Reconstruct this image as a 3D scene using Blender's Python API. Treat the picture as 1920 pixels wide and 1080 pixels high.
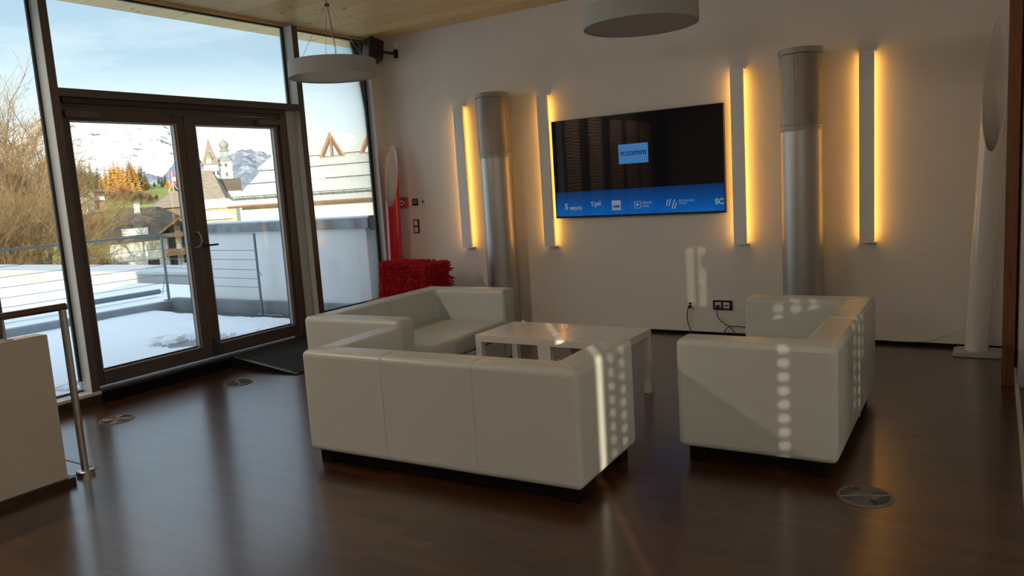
import bpy, bmesh, math, random
from mathutils import Vector, Matrix
from math import sin, cos, pi, radians as R, tan
random.seed(7)
S = bpy.context.scene
for o in list(bpy.data.objects): bpy.data.objects.remove(o)
COL = S.collection
CX, CY, CZ = 6.468, -7.310, 1.6

# ---------------------------------------------------------------- camera
def make_camera():
    yaw, pitch, roll, f = R(32.647), R(7.679), R(-3.691), 1428.73
    fw = Vector((-sin(yaw)*cos(pitch), cos(yaw)*cos(pitch), -sin(pitch)))
    r0 = Vector((cos(yaw), sin(yaw), 0)); u0 = r0.cross(fw)
    r = cos(roll)*r0 + sin(roll)*u0; u = -sin(roll)*r0 + cos(roll)*u0
    c = bpy.data.cameras.new('camera'); o = bpy.data.objects.new('camera', c); COL.objects.link(o)
    m = Matrix((r, u, -fw)).transposed().to_4x4(); m.translation = (CX, CY, CZ)
    o.matrix_world = m
    c.sensor_width = 36; c.lens = f/1920*36; c.clip_start = .02; c.clip_end = 6000
    S.camera = o
make_camera()
S.view_settings.view_transform = 'Standard'; S.view_settings.look = 'None'
S.view_settings.gamma = 1; S.view_settings.use_curve_mapping = False
S.view_settings.exposure = 0.40
HALL_FILL = 150.0      # power of each added fill globe in the hall, out of view

# ---------------------------------------------------------------- world
W = bpy.data.worlds.new('sky'); S.world = W; W.use_nodes = True
nt = W.node_tree; nt.nodes.clear()
def N(t, ty, **k):
    n = t.nodes.new(ty)
    for a, b in k.items():
        if a in n.inputs.keys(): n.inputs[a].default_value = b
        else: setattr(n, a, b)
    return n
tc = N(nt, 'ShaderNodeTexCoord'); sx = N(nt, 'ShaderNodeSeparateXYZ'); nt.links.new(tc.outputs['Generated'], sx.inputs[0])
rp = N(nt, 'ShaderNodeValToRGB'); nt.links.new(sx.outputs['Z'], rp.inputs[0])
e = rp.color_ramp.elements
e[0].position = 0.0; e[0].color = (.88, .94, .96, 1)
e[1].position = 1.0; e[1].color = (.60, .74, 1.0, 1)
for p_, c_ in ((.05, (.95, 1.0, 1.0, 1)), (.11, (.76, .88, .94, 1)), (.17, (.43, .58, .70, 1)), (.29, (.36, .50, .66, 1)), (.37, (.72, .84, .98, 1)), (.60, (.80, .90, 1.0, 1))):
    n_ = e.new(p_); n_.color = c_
mp = N(nt, 'ShaderNodeMapping'); mp.inputs['Scale'].default_value = (2.2, 2.2, 11); nt.links.new(tc.outputs['Generated'], mp.inputs[0])
ns = N(nt, 'ShaderNodeTexNoise', Scale=1.6, Detail=7.0, Roughness=.62); nt.links.new(mp.outputs[0], ns.inputs['Vector'])
cr = N(nt, 'ShaderNodeValToRGB'); nt.links.new(ns.outputs[0], cr.inputs[0])
cr.color_ramp.elements[0].position = .50; cr.color_ramp.elements[0].color = (0, 0, 0, 1)
cr.color_ramp.elements[1].position = .80; cr.color_ramp.elements[1].color = (.55, .55, .55, 1)
mx = N(nt, 'ShaderNodeMixRGB'); nt.links.new(cr.outputs[0], mx.inputs[0]); nt.links.new(rp.outputs[0], mx.inputs[1]); mx.inputs[2].default_value = (.92, .96, 1, 1)
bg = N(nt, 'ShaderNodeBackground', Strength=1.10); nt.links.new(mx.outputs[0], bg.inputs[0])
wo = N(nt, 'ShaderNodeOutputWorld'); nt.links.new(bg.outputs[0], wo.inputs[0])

# ---------------------------------------------------------------- sun: low, from behind the camera on the right
SUN_AZ = Vector((-.595, .803, 0)); SUN_EL = R(11.0)
sl = bpy.data.lights.new('sun', 'SUN'); so = bpy.data.objects.new('sun', sl); COL.objects.link(so)
sl.energy = 6.6; sl.angle = R(.34); sl.color = (1, .84, .62)
sd = Vector((SUN_AZ.x*cos(SUN_EL), SUN_AZ.y*cos(SUN_EL), -sin(SUN_EL)))
so.rotation_euler = sd.to_track_quat('-Z', 'Y').to_euler(); so.location = (12, -20, 9)

# ---------------------------------------------------------------- helpers
def mat(name, col, rough=.5, metal=0., spec=.5, noise=None, bump=None, emis=None, trans=0., coat=0.):
    m = bpy.data.materials.new(name); m.use_nodes = True; t = m.node_tree; b = t.nodes['Principled BSDF']
    b.inputs['Base Color'].default_value = (*col, 1); b.inputs['Roughness'].default_value = rough
    b.inputs['Metallic'].default_value = metal; b.inputs['Specular IOR Level'].default_value = spec
    b.inputs['Coat Weight'].default_value = coat
    if emis: b.inputs['Emission Color'].default_value = (*emis[0], 1); b.inputs['Emission Strength'].default_value = emis[1]
    if trans: b.inputs['Transmission Weight'].default_value = trans
    if noise or bump:
        c = N(t, 'ShaderNodeTexCoord')
    if noise:   # (scale, amount, [vector scale])
        q = N(t, 'ShaderNodeMapping'); q.inputs['Scale'].default_value = noise[2] if len(noise) > 2 else (1, 1, 1)
        t.links.new(c.outputs['Object'], q.inputs[0])
        n = N(t, 'ShaderNodeTexNoise', Scale=noise[0], Detail=5.0, Roughness=.6); t.links.new(q.outputs[0], n.inputs['Vector'])
        r = N(t, 'ShaderNodeValToRGB'); t.links.new(n.outputs[0], r.inputs[0])
        a = noise[1]
        r.color_ramp.elements[0].position = .3; r.color_ramp.elements[0].color = (*[max(0, v*(1-a)) for v in col], 1)
        r.color_ramp.elements[1].position = .7; r.color_ramp.elements[1].color = (*[min(1, v*(1+a)) for v in col], 1)
        t.links.new(r.outputs[0], b.inputs['Base Color'])
    if bump:    # (scale, strength, distance)
        n = N(t, 'ShaderNodeTexNoise', Scale=bump[0], Detail=4.0); t.links.new(c.outputs['Object'], n.inputs['Vector'])
        u = N(t, 'ShaderNodeBump', Strength=bump[1], Distance=bump[2]); t.links.new(n.outputs[0], u.inputs['Height']); t.links.new(u.outputs[0], b.inputs['Normal'])
    return m

def box(bm, x0, x1, y0, y1, z0, z1):
    v = [bm.verts.new((x, y, z)) for z in (z0, z1) for x, y in ((x0, y0), (x1, y0), (x1, y1), (x0, y1))]
    for f in ((3, 2, 1, 0), (4, 5, 6, 7), (0, 1, 5, 4), (1, 2, 6, 5), (2, 3, 7, 6), (3, 0, 4, 7)): bm.faces.new([v[i] for i in f])
    return v
def obox(bm, a, b, wx, h0, h1):     # upright box between two ground points with thickness wx
    a = Vector(a).to_2d(); b = Vector(b).to_2d(); d = (b-a).normalized(); n = Vector((-d.y, d.x))*wx/2
    prism(bm, [a-n, b-n, b+n, a+n], h0, h1)
def prism(bm, pts, z0, z1):
    lo = [bm.verts.new((p[0], p[1], z0)) for p in pts]; hi = [bm.verts.new((p[0], p[1], z1)) for p in pts]
    bm.faces.new(lo[::-1]); bm.faces.new(hi); n = len(pts)
    for i in range(n): bm.faces.new((lo[i], lo[(i+1) % n], hi[(i+1) % n], hi[i]))
def frame_axes(d):
    d = d.normalized(); a = Vector((0, 0, 1)) if abs(d.z) < .9 else Vector((1, 0, 0))
    u = d.cross(a).normalized(); return u, d.cross(u)
def tube(bm, pts, r, seg=12, caps=True):
    pts = [Vector(p) for p in pts]; rr = r if isinstance(r, (list, tuple)) else [r]*len(pts)
    rings = []; u = None
    for i, p in enumerate(pts):
        d = (pts[min(i+1, len(pts)-1)]-pts[max(i-1, 0)]).normalized()
        if u is None: u, w = frame_axes(d)
        else:
            u = (u-d*u.dot(d)).normalized(); w = d.cross(u)
        rings.append([bm.verts.new(p+(u*cos(2*pi*k/seg)+w*sin(2*pi*k/seg))*rr[i]) for k in range(seg)])
    for a, b in zip(rings, rings[1:]):
        for k in range(seg): bm.faces.new((a[k], a[(k+1) % seg], b[(k+1) % seg], b[k]))
    if caps: bm.faces.new(rings[0][::-1]); bm.faces.new(rings[-1])
def lathe(bm, prof, c=(0, 0, 0), seg=32, closed=False):
    rings = []
    for r, z in prof:
        rings.append([bm.verts.new((c[0]+r*cos(2*pi*k/seg), c[1]+r*sin(2*pi*k/seg), c[2]+z)) for k in range(seg)] if r > 1e-6 else [bm.verts.new((c[0], c[1], c[2]+z))])
    pr = list(zip(rings, rings[1:])) + ([(rings[-1], rings[0])] if closed else [])
    for a, b in pr:
        for k in range(seg):
            k2 = (k+1) % seg
            if len(a) == 1 and len(b) == 1: continue
            if len(a) == 1: bm.faces.new((a[0], b[k2], b[k]))
            elif len(b) == 1: bm.faces.new((a[k], a[k2], b[0]))
            else: bm.faces.new((a[k], a[k2], b[k2], b[k]))
def poly(bm, pts): return bm.faces.new([bm.verts.new(p) for p in pts])
def BM(): return bmesh.new()
def obj(name, bm, m, parent=None, bevel=0, smooth=False, seg=2):
    bmesh.ops.recalc_face_normals(bm, faces=bm.faces)
    me = bpy.data.meshes.new(name); bm.to_mesh(me); bm.free()
    me.materials.append(m); o = bpy.data.objects.new(name, me); COL.objects.link(o)
    if parent: o.parent = parent
    if bevel:
        b = o.modifiers.new('bevel', 'BEVEL'); b.width = bevel; b.segments = seg; b.limit_method = 'ANGLE'; b.angle_limit = R(40); b.harden_normals = False
    if smooth or bevel:
        for p in me.polygons: p.use_smooth = True
        try: me.set_sharp_from_angle(angle=R(40 if not bevel else 60))
        except Exception: pass
    return o
def tag(o, label=None, cat=None, group=None, kind=None):
    if label: o['label'] = label
    if cat: o['category'] = cat
    if group: o['group'] = group
    if kind: o['kind'] = kind
    return o
def empty(name, loc=(0, 0, 0), rz=0, **k):
    o = bpy.data.objects.new(name, None); COL.objects.link(o); o.location = loc; o.rotation_euler = (0, 0, rz); o.empty_display_size = .1
    return tag(o, **k)
def struct(name, bm, m, parent=None, **k):
    o = obj(name, bm, m, parent, **k)
    if not parent: o['kind'] = 'structure'
    return o
def dup(root, loc, rz=0, **k):
    def cp(o, par):
        c = o.copy(); COL.objects.link(c); c.parent = par
        for ch in list(o.children): cp(ch, c)
        return c
    r = cp(root, None); r.location = loc; r.rotation_euler = (0, 0, rz); return tag(r, **k)
def bx(name, x0, x1, y0, y1, z0, z1, m, parent=None, bevel=0, **k):
    b = BM(); box(b, x0, x1, y0, y1, z0, z1); return obj(name, b, m, parent, bevel=bevel, **k)
def text_mesh(name, s, size, m, parent, loc, rot, ext=.0006, bold=0):
    cu = bpy.data.curves.new(name, 'FONT'); cu.body = s; cu.size = size; cu.extrude = ext; cu.offset = bold
    t = bpy.data.objects.new(name, cu); COL.objects.link(t)
    bpy.context.view_layer.update()
    me = bpy.data.meshes.new_from_object(t.evaluated_get(bpy.context.evaluated_depsgraph_get()))
    bpy.data.objects.remove(t); bpy.data.curves.remove(cu)
    me.materials.clear(); me.materials.append(m)
    o = bpy.data.objects.new(name, me); COL.objects.link(o); o.parent = parent; o.location = loc; o.rotation_euler = rot
    return o

# ---------------------------------------------------------------- materials
def wood_planks(name, c1, c2, width, length, rough, grain=1., knots=False, coat=0., spec=.5, gap=.004, gapcol=(.02, .012, .008), vary=.55):
    m = bpy.data.materials.new(name); m.use_nodes = True; t = m.node_tree; L = t.links; b = t.nodes['Principled BSDF']
    c = N(t, 'ShaderNodeTexCoord')
    br = N(t, 'ShaderNodeTexBrick', Scale=1.0); br.offset = .37; br.offset_frequency = 2
    br.inputs['Brick Width'].default_value = length; br.inputs['Row Height'].default_value = width
    br.inputs['Mortar Size'].default_value = gap; br.inputs['Mortar Smooth'].default_value = .3
    br.inputs['Color1'].default_value = (0, 0, 0, 1); br.inputs['Color2'].default_value = (1, 1, 1, 1); br.inputs['Mortar'].default_value = (.5, .5, .5, 1); br.inputs['Bias'].default_value = 0
    L.new(c.outputs['Object'], br.inputs['Vector'])
    mp = N(t, 'ShaderNodeMapping'); mp.inputs['Scale'].default_value = (1.2, 22, 22); L.new(c.outputs['Object'], mp.inputs[0])
    ad = N(t, 'ShaderNodeVectorMath', operation='ADD'); L.new(mp.outputs[0], ad.inputs[0])
    sc = N(t, 'ShaderNodeVectorMath', operation='SCALE'); sc.inputs['Scale'].default_value = 17.; L.new(br.outputs['Color'], sc.inputs[0]); L.new(sc.outputs[0], ad.inputs[1])
    g = N(t, 'ShaderNodeTexNoise', Scale=1.6, Detail=6.0, Roughness=.65); L.new(ad.outputs[0], g.inputs['Vector'])
    mi = N(t, 'ShaderNodeMath', operation='MULTIPLY_ADD'); L.new(g.outputs[0], mi.inputs[0]); mi.inputs[1].default_value = .9*grain
    ml = N(t, 'ShaderNodeMath', operation='MULTIPLY_ADD'); L.new(br.outputs['Color'], ml.inputs[0]); ml.inputs[1].default_value = vary; ml.inputs[2].default_value = -.25*grain+(.55-vary)/2
    L.new(ml.outputs[0], mi.inputs[2])
    r = N(t, 'ShaderNodeValToRGB'); L.new(mi.outputs[0], r.inputs[0])
    r.color_ramp.elements[0].position = .1; r.color_ramp.elements[0].color = (*c1, 1); r.color_ramp.elements[1].position = .95; r.color_ramp.elements[1].color = (*c2, 1)
    last = r.outputs[0]
    if knots:
        vm = N(t, 'ShaderNodeMapping'); vm.inputs['Scale'].default_value = (3.2, 7.5, 3); L.new(c.outputs['Object'], vm.inputs[0])
        vo = N(t, 'ShaderNodeTexVoronoi', Scale=1.0); L.new(vm.outputs[0], vo.inputs['Vector'])
        kr = N(t, 'ShaderNodeValToRGB'); L.new(vo.outputs['Distance'], kr.inputs[0])
        kr.color_ramp.elements[0].position = .06; kr.color_ramp.elements[0].color = (.9, .9, .9, 1); kr.color_ramp.elements[1].position = .15; kr.color_ramp.elements[1].color = (0, 0, 0, 1)
        km = N(t, 'ShaderNodeMixRGB'); L.new(kr.outputs[0], km.inputs[0]); L.new(last, km.inputs[1]); km.inputs[2].default_value = (.20, .09, .03, 1); last = km.outputs[0]
    gm = N(t, 'ShaderNodeMixRGB'); L.new(br.outputs['Fac'], gm.inputs[0]); L.new(last, gm.inputs[1]); gm.inputs[2].default_value = (*gapcol, 1)
    L.new(gm.outputs[0], b.inputs['Base Color'])
    b.inputs['Roughness'].default_value = rough; b.inputs['Coat Weight'].default_value = coat; b.inputs['Specular IOR Level'].default_value = spec
    b.inputs['Coat Roughness'].default_value = .20; b.inputs['Coat IOR'].default_value = 1.62
    bu = N(t, 'ShaderNodeBump', Strength=.12, Distance=.004); L.new(g.outputs[0], bu.inputs['Height']); L.new(bu.outputs[0], b.inputs['Normal'])
    return m
M = dict(
    wall=mat('white_plaster', (.82, .79, .75), .75, noise=(1.2, .02), bump=(90, .05, .002)),
    floor=wood_planks('dark_oak_parquet', (.022, .008, .003), (.10, .036, .011), .07, .62, .36, gap=.0014, gapcol=(.03, .014, .007), vary=.35, coat=.85, spec=.3),
    ceil=wood_planks('pine_ceiling', (.80, .53, .22), (.95, .75, .40), .30, 9.0, .5, grain=1.3, knots=True, gap=.003, gapcol=(.2, .1, .04)),
    plinth=mat('dark_brown_wood', (.040, .018, .010), .4, noise=(8, .35, (1, 1, 8))),
    postw=mat('reddish_wood', (.23, .085, .028), .45, noise=(6, .3, (9, 9, .7))),
    alu=mat('bronze_aluminium', (.110, .086, .075), .42, metal=.25),
    alug=mat('light_grey_aluminium', (.60, .63, .61), .45, metal=.1),
    gasket=mat('black_rubber', (.008, .008, .009), .5),
    leather=None,
    black=mat('black_plastic', (.012, .011, .012), .4),
    blackf=mat('black_stained_wood', (.007, .006, .005), .8, spec=.15),
    lacq=mat('white_lacquer', (.74, .72, .68), .22, coat=.3),
    shade=mat('grey_lamp_shade', (.40, .42, .40), .6),
    diff=mat('opal_diffuser', (.46, .40, .35), .55),
    steel=mat('brushed_steel', (.55, .53, .50), .30, metal=1.),
    galv=mat('galvanised_duct', (.50, .49, .46), .42, metal=1.),
    galvc=mat('grey_painted_metal', (.42, .42, .38), .5, metal=.3),
    vent=mat('dull_vent_metal', (.17, .165, .15), .5, metal=.4),
    led=mat('amber_led', (1, .6, .2), .5, emis=((1, .48, .085), 9.5)),
    sconce=mat('white_aluminium', (.92, .93, .92), .45),
    red=mat('red_plastic', (.52, .012, .022), .22, coat=.4),
    redp=mat('red_alarm_housing', (.50, .03, .035), .4),
    whitep=mat('white_plastic', (.74, .73, .71), .4),
    glossw=mat('white_acrylic', (.74, .72, .69), .18, coat=.5),
    shag=mat('red_wool', (.55, .010, .020), .9),
    matt=mat('charcoal_mat', (.016, .017, .020), .9, bump=(220, .6, .004)),
    snow=mat('snow', (.84, .88, .93), .8, bump=(4, .5, .05)),
    ice=mat('old_snow', (.62, .70, .80), .55, noise=(3, .12)),
    wet=mat('wet_terrace_stone', (.10, .105, .11), .3, noise=(4, .35)),
    concrete=mat('grey_concrete', (.33, .34, .35), .8, noise=(2, .15)),
    render=mat('pale_render', (.78, .80, .81), .85, noise=(1.1, .07), bump=(60, .1, .003)),
    zinc=mat('zinc_capping', (.20, .22, .24), .45, metal=.5, noise=(5, .4)),
)
def leather_mat():
    m = mat('white_leather', (.58, .61, .58), .32, spec=.45); t = m.node_tree; L = t.links; b = t.nodes['Principled BSDF']
    c = N(t, 'ShaderNodeTexCoord')
    n1 = N(t, 'ShaderNodeTexNoise', Scale=3.2, Detail=3.0, Distortion=.6); L.new(c.outputs['Object'], n1.inputs['Vector'])
    n2 = N(t, 'ShaderNodeTexVoronoi', Scale=380.); L.new(c.outputs['Object'], n2.inputs['Vector'])
    b1 = N(t, 'ShaderNodeBump', Strength=.35, Distance=.03); L.new(n1.outputs[0], b1.inputs['Height'])
    b2 = N(t, 'ShaderNodeBump', Strength=.12, Distance=.001); L.new(n2.outputs['Distance'], b2.inputs['Height']); L.new(b1.outputs[0], b2.inputs['Normal'])
    L.new(b2.outputs[0], b.inputs['Normal']); return m
M['leather'] = leather_mat()
def glass_mat():
    m = bpy.data.materials.new('window_glass'); m.use_nodes = True; t = m.node_tree; t.nodes.clear()
    o = N(t, 'ShaderNodeOutputMaterial'); mixn = N(t, 'ShaderNodeMixShader'); tr = N(t, 'ShaderNodeBsdfTransparent'); gl = N(t, 'ShaderNodeBsdfGlossy', Roughness=.02)
    tr.inputs[0].default_value = (.95, .98, .97, 1); fr = N(t, 'ShaderNodeFresnel', IOR=1.35)
    t.links.new(fr.outputs[0], mixn.inputs[0]); t.links.new(tr.outputs[0], mixn.inputs[1]); t.links.new(gl.outputs[0], mixn.inputs[2]); t.links.new(mixn.outputs[0], o.inputs[0]); return m
M['glass'] = glass_mat()

# ================================================================ ROOM SHELL
ZC = 3.45; XR = 12.0; YB = -10.0; YG = -4.62          # ceiling, far right, rear, where the glazing ends
b = BM(); box(b, 0, XR, YB, 0, -.15, 0); struct('floor', b, M['floor'])
b = BM(); box(b, -.5, XR+.2, YB-.2, .3, ZC, ZC+.25); struct('ceiling', b, M['ceil'])
b = BM(); box(b, -.10, XR+.2, 0, .30, -.15, ZC); struct('wall_back', b, M['wall'])
b = BM(); box(b, -.30, 0.0, YB, YG, -.15, ZC); struct('wall_left', b, mat('dark_wall', (.03, .025, .022), .8))
b = BM(); box(b, XR, XR+.2, YB, 0, -.15, ZC); struct('wall_right', b, M['wall'])
# unseen rear wall, its gap and holes added to shape sun streak and dots
def rear_wall():
    b = BM(); y1, y0 = YB, YB-.012
    k = SUN_AZ.x/SUN_AZ.y
    xs = 5.314 - k*(-4.611-YB)       # where the sun path of the floor streak meets the rear wall
    sw = .045
    z0, z1 = .5, 2.45
    def quad(xa, xb, za, zb): box(b, xa, xb, y0, y1, za, zb)
    quad(-.3, xs-sw/2, -.15, ZC); quad(xs-sw/2, xs+sw/2, -.15, z0); quad(xs-sw/2, xs+sw/2, z1, ZC)
    cols = [(xs+.105, .55, 2.30), (xs+.215, .9, 2.30), (10.49, 1.55, 2.36), (11.20, 2.0, 2.62), (11.32, 2.0, 3.30), (11.44, 2.3, 3.30)]
    pitch = .074; h = .0115; edge = xs+sw/2
    for cxx, za, zb in cols:
        quad(edge, cxx-h, -.15, ZC)
        z = za; prev = -.15
        while z < zb:
            quad(cxx-h, cxx+h, prev, z-h); prev = z+h; z += pitch
        quad(cxx-h, cxx+h, prev, ZC); edge = cxx+h
    quad(edge, XR+.2, -.15, ZC)
    return struct('wall_rear', b, mat('dark_rear_wall', (.10, .075, .055), .8))
rear_wall()
# wavy wood relief panels on the dark left wall (mirrored in the screen)
def wavy_mat():
    m = mat('wavy_relief_wood', (.30, .19, .12), .5); t = m.node_tree; L = t.links; b = t.nodes['Principled BSDF']
    c = N(t, 'ShaderNodeTexCoord'); w = N(t, 'ShaderNodeTexWave', Scale=5.5, Distortion=5.0, Detail=1.0); w.bands_direction = 'Z'; w.inputs['Detail Scale'].default_value = .8
    L.new(c.outputs['Object'], w.inputs['Vector']); u = N(t, 'ShaderNodeBump', Strength=1.0, Distance=.05); L.new(w.outputs[0], u.inputs['Height']); L.new(u.outputs[0], b.inputs['Normal']); return m
wav = wavy_mat()
for i, y in enumerate((-5.15, -6.1, -7.05, -7.85, -8.6)):
    o = bx('relief_panel', .005, .045, y-.27, y+.27, .35, 2.75, wav, bevel=.006)
    tag(o, ['wavy brown relief panel nearest the glazing, mirrored faintly in the television', 'second wavy brown relief panel from the glazing on the dark left wall', 'middle wavy brown relief panel of the row on the dark left wall', 'fourth wavy brown relief panel from the glazing on the dark left wall', 'wavy brown relief panel farthest from the glazing on the dark left wall'][i], 'wall panel', 'wavy relief panels on the left wall')

for y in (-5.6, -7.45):  # unseen fill lamps, added to brighten the panels mirrored in the screen
    e_ = empty('wall_washer', (.55, y, ZC), label='long ceiling lamp washing the relief panels '+('near the glazing' if y > -6 else 'toward the rear wall'), cat='ceiling light')
    bx('housing', -.06, .06, -.6, .6, -.06, 0, mat('lamp_housing', (.1, .1, .1), .5), e_)
    l = bpy.data.lights.new('washer_light', 'AREA'); l.shape = 'RECTANGLE'; l.size = .08; l.size_y = 1.1; l.energy = 40; l.color = (1, .82, .62)
    lo = bpy.data.objects.new('washer_light', l); COL.objects.link(lo); lo.parent = e_; lo.location = (0, 0, -.065); lo.rotation_euler = (0, R(-22), 0)

# baseboards, trims
b = BM(); box(b, .05, 6.6, -.014, 0, 0, .030); struct('baseboard_back', b, M['blackf'])
b = BM(); box(b, -.06, .02, YG, 0, ZC-.03, ZC); struct('trim_1', b, mat('light_pine', (.66, .46, .26), .5, noise=(3, .15, (1, .5, 5))))
# glazing posts: post A (between fixed pane and door), post B, corner post and the end post
XG, XF = 0.0, .145
def mullion(n, y0, y1, z0=.0, z1=ZC-.03, front=True):
    b = BM(); box(b, -.05, XF-.004, y0, y1, z0, z1); o = struct(n, b, M['alug'])
    if front: bx('front_cover', XF-.004, XF, y0-.001, y1+.001, z0, z1, M['alu'], o)
    g = BM(); box(g, -.012, .012, y0-.022, y0, z0+.1, z1); box(g, -.012, .012, y1, y1+.012, z0+.1, z1); obj('gasket', g, M['gasket'], o)
    return o
mullion('trim_2', -4.000, -3.935, .10)
mullion('trim_3', -1.425, -1.352, .10)
b = BM(); box(b, -.05, .10, -.20, 0, .10, ZC-.03); o = struct('trim_4', b, M['alug'])
g = BM(); box(g, -.012, .012, -.235, -.20, .1, ZC-.05); obj('gasket', g, M['gasket'], o)
mullion('trim_5', YG-.05, YG+.04, .10)
# transom over the door
b = BM(); box(b, -.05, XF-.002, -3.935, -1.425, 2.535, 2.60); struct('trim_6', b, M['alu'])
# plinths and sills
b = BM(); box(b, -.05, .150, YG, -3.93, 0, .085); struct('trim_7', b, M['plinth'])
b = BM(); box(b, -.05, .158, YG, -3.93, .085, .112); struct('trim_8', b, M['alug'], bevel=.003)
b = BM(); box(b, -.05, .145, -3.93, -1.42, 0, .095); struct('trim_9', b, M['blackf'])
b = BM(); box(b, -.05, .170, -3.93, -1.42, .095, .118); struct('trim_10', b, mat('dark_threshold_metal', (.05, .05, .055), .35, metal=.6), bevel=.003)
b = BM(); box(b, -.05, .10, -1.35, -.20, 0, .30); struct('trim_11', b, M['alug'])
def pane(name, y0, y1, z0, z1):
    b = BM(); box(b, -.012, .0, y0, y1, z0, z1); o = struct(name, b, M['glass'])
    g = BM(); w = .014
    box(g, -.016, .016, y0, y1, z0, z0+w); box(g, -.016, .016, y0, y1, z1-w, z1)
    obj('gasket', g, M['gasket'], o); return o
pane('window_1', YG+.04, -4.0, .112, ZC-.03)
pane('window_2', -3.935, -1.425, 2.60, ZC-.03)
pane('window_3', -1.352, -.20, .30, ZC-.03)

# double door
door = empty('door_1', (0, 0, 0)); door['kind'] = 'structure'
b = BM()
box(b, -.03, .085, -3.935, -3.905, .118, 2.535); box(b, -.03, .085, -1.66, -1.60, .118, 2.535)
box(b, -.03, .070, -3.905, -1.66, 2.455, 2.535)
box(b, -.03, .055, -1.60, -1.54, .118, 2.535)
obj('door_frame', b, M['alu'], door, bevel=.003)
b = BM(); box(b, -.03, .040, -1.54, -1.425, .118, 2.535); obj('side_panel', b, M['alug'], door)
b = BM(); box(b, .070, .120, -3.90, -1.62, 2.487, 2.532); obj('header_box', b, mat('dark_bronze', (.045, .035, .032), .5), door, bevel=.003)
def leaf(y0, y1, gy0, gy1, hinge_left):
    L_ = empty('door_leaf'); L_.parent = door
    b = BM(); z0, z1, g0, g1 = .130, 2.450, .245, 2.355
    box(b, .0, .062, y0, gy0, z0, z1); box(b, .0, .062, gy1, y1, z0, z1)
    box(b, .0, .062, gy0, gy1, z0, g0); box(b, .0, .062, gy0, gy1, g1, z1)
    obj('leaf_frame', b, M['alu'], L_, bevel=.004)
    b = BM()
    box(b, .03, .068, gy1-.012, gy1+.002, g0, g1); box(b, .03, .066, gy1-.028, gy1-.020, g0, g1)
    box(b, .03, .066, gy0, gy0+.008, g0, g1); box(b, .03, .066, gy0, gy1, g0, g0+.01); box(b, .03, .066, gy0, gy1, g1-.008, g1)
    obj('glazing_bead', b, mat('grey_bead', (.38, .36, .36), .35, metal=.4), L_)
    b = BM(); w = .012
    box(b, .012, .030, gy0, gy0+w, g0, g1); box(b, .012, .030, gy1-w-.012, gy1, g0, g1); box(b, .012, .030, gy0, gy1, g0, g0+.022); box(b, .012, .030, gy0, gy1, g1-w, g1)
    obj('gasket', b, M['gasket'], L_)
    b = BM(); box(b, .016, .024, gy0, gy1, g0, g1); obj('glass_pane', b, M['glass'], L_)
    c0, c1 = (-3.885, -3.60) if hinge_left else (-1.955, -1.668)
    bx('door_closer', .062, .112, c0, c1, 2.375, 2.432, mat('closer_grey', (.13, .10, .09), .4, metal=.3), L_, bevel=.004)
    return L_
lf = leaf(-3.905, -2.755, -3.845, -2.872, True); rf = leaf(-2.752, -1.665, -2.672, -1.712, False)
b = BM(); box(b, .062, .078, -2.785, -2.745, .32, 2.44); obj('cover_strip', b, M['alu'], lf)
b = BM(); tube(b, [(.062, -2.815, 1.345), (.085, -2.815, 1.352), (.115, -2.80, 1.345), (.125, -2.79, 1.31), (.125, -2.79, 1.255), (.112, -2.80, 1.215), (.085, -2.825, 1.205), (.062, -2.825, 1.205)], .0085, 10)
lathe(b, [(0, 0), (.021, 0), (.021, .006), (0, .006)], (0, 0, 0), 20)
for v in b.verts[-42:]: pass
obj('pull_handle', b, M['steel'], lf, smooth=True)
b = BM(); tube(b, [(.060, -2.735, 1.215), (.105, -2.735, 1.215), (.112, -2.728, 1.215), (.112, -2.60, 1.215)], .0095, 10)
tube(b, [(.060, -2.735, 1.215), (.070, -2.735, 1.215)], .024, 20); obj('lever_handle', b, M['black'], rf, smooth=True)
b = BM(); tube(b, [(.060, -2.735, 1.14), (.072, -2.735, 1.14)], .016, 16); tube(b, [(.060, -2.735, 1.115), (.070, -2.735, 1.115)], .011, 12); obj('lock_cylinder', b, mat('brass', (.25, .15, .07), .35, metal=.9), rf, smooth=True)
b = BM(); tube(b, [(.074, -2.74, .15), (.074, -2.74, .30)], .009, 8); box(b, .06, .08, -2.76, -2.72, .21, .24); obj('floor_bolt', b, mat('dark_bolt', (.08, .07, .07), .35, metal=.8), rf)
b = BM(); box(b, .062, .075, -2.90, -2.70, 2.425, 2.445); obj('coordinator', b, M['alu'], door)

# ramp with mat inside the door
ramp = empty('entrance_mat', (0, 0, 0), label='black entrance mat on a low ramp inside the glass door', cat='door mat')
def wedge(bm, y0, y1, x0, x1, za, zb, t0=0.):
    v = [(x0, y0, t0), (x1, y0, t0), (x1, y0, zb), (x0, y0, za), (x0, y1, t0), (x1, y1, t0), (x1, y1, zb), (x0, y1, za)]
    v = [bm.verts.new(p) for p in v]
    for f in ((0, 1, 2, 3), (5, 4, 7, 6), (4, 0, 3, 7), (1, 5, 6, 2), (3, 2, 6, 7), (1, 0, 4, 5)): bm.faces.new([v[i] for i in f])
b = BM(); wedge(b, -2.64, -1.36, .172, 1.08, .108, .006); obj('ramp', b, M['blackf'], ramp)
b = BM()
def strip(bm, a, c, w, h):
    a = Vector(a); c = Vector(c); d = (c-a).normalized(); n = d.cross(Vector((0, 0, 1))).normalized()*w/2; up = n.cross(d).normalized()*h
    vs = [a-n, a+n, c+n, c-n]; lo = [bm.verts.new(p) for p in vs]; hi = [bm.verts.new(p+up) for p in vs]
    bm.faces.new(lo[::-1]); bm.faces.new(hi)
    for i in range(4): bm.faces.new((lo[i], lo[(i+1) % 4], hi[(i+1) % 4], hi[i]))
sl_ = (.006-.108)/.908
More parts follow.
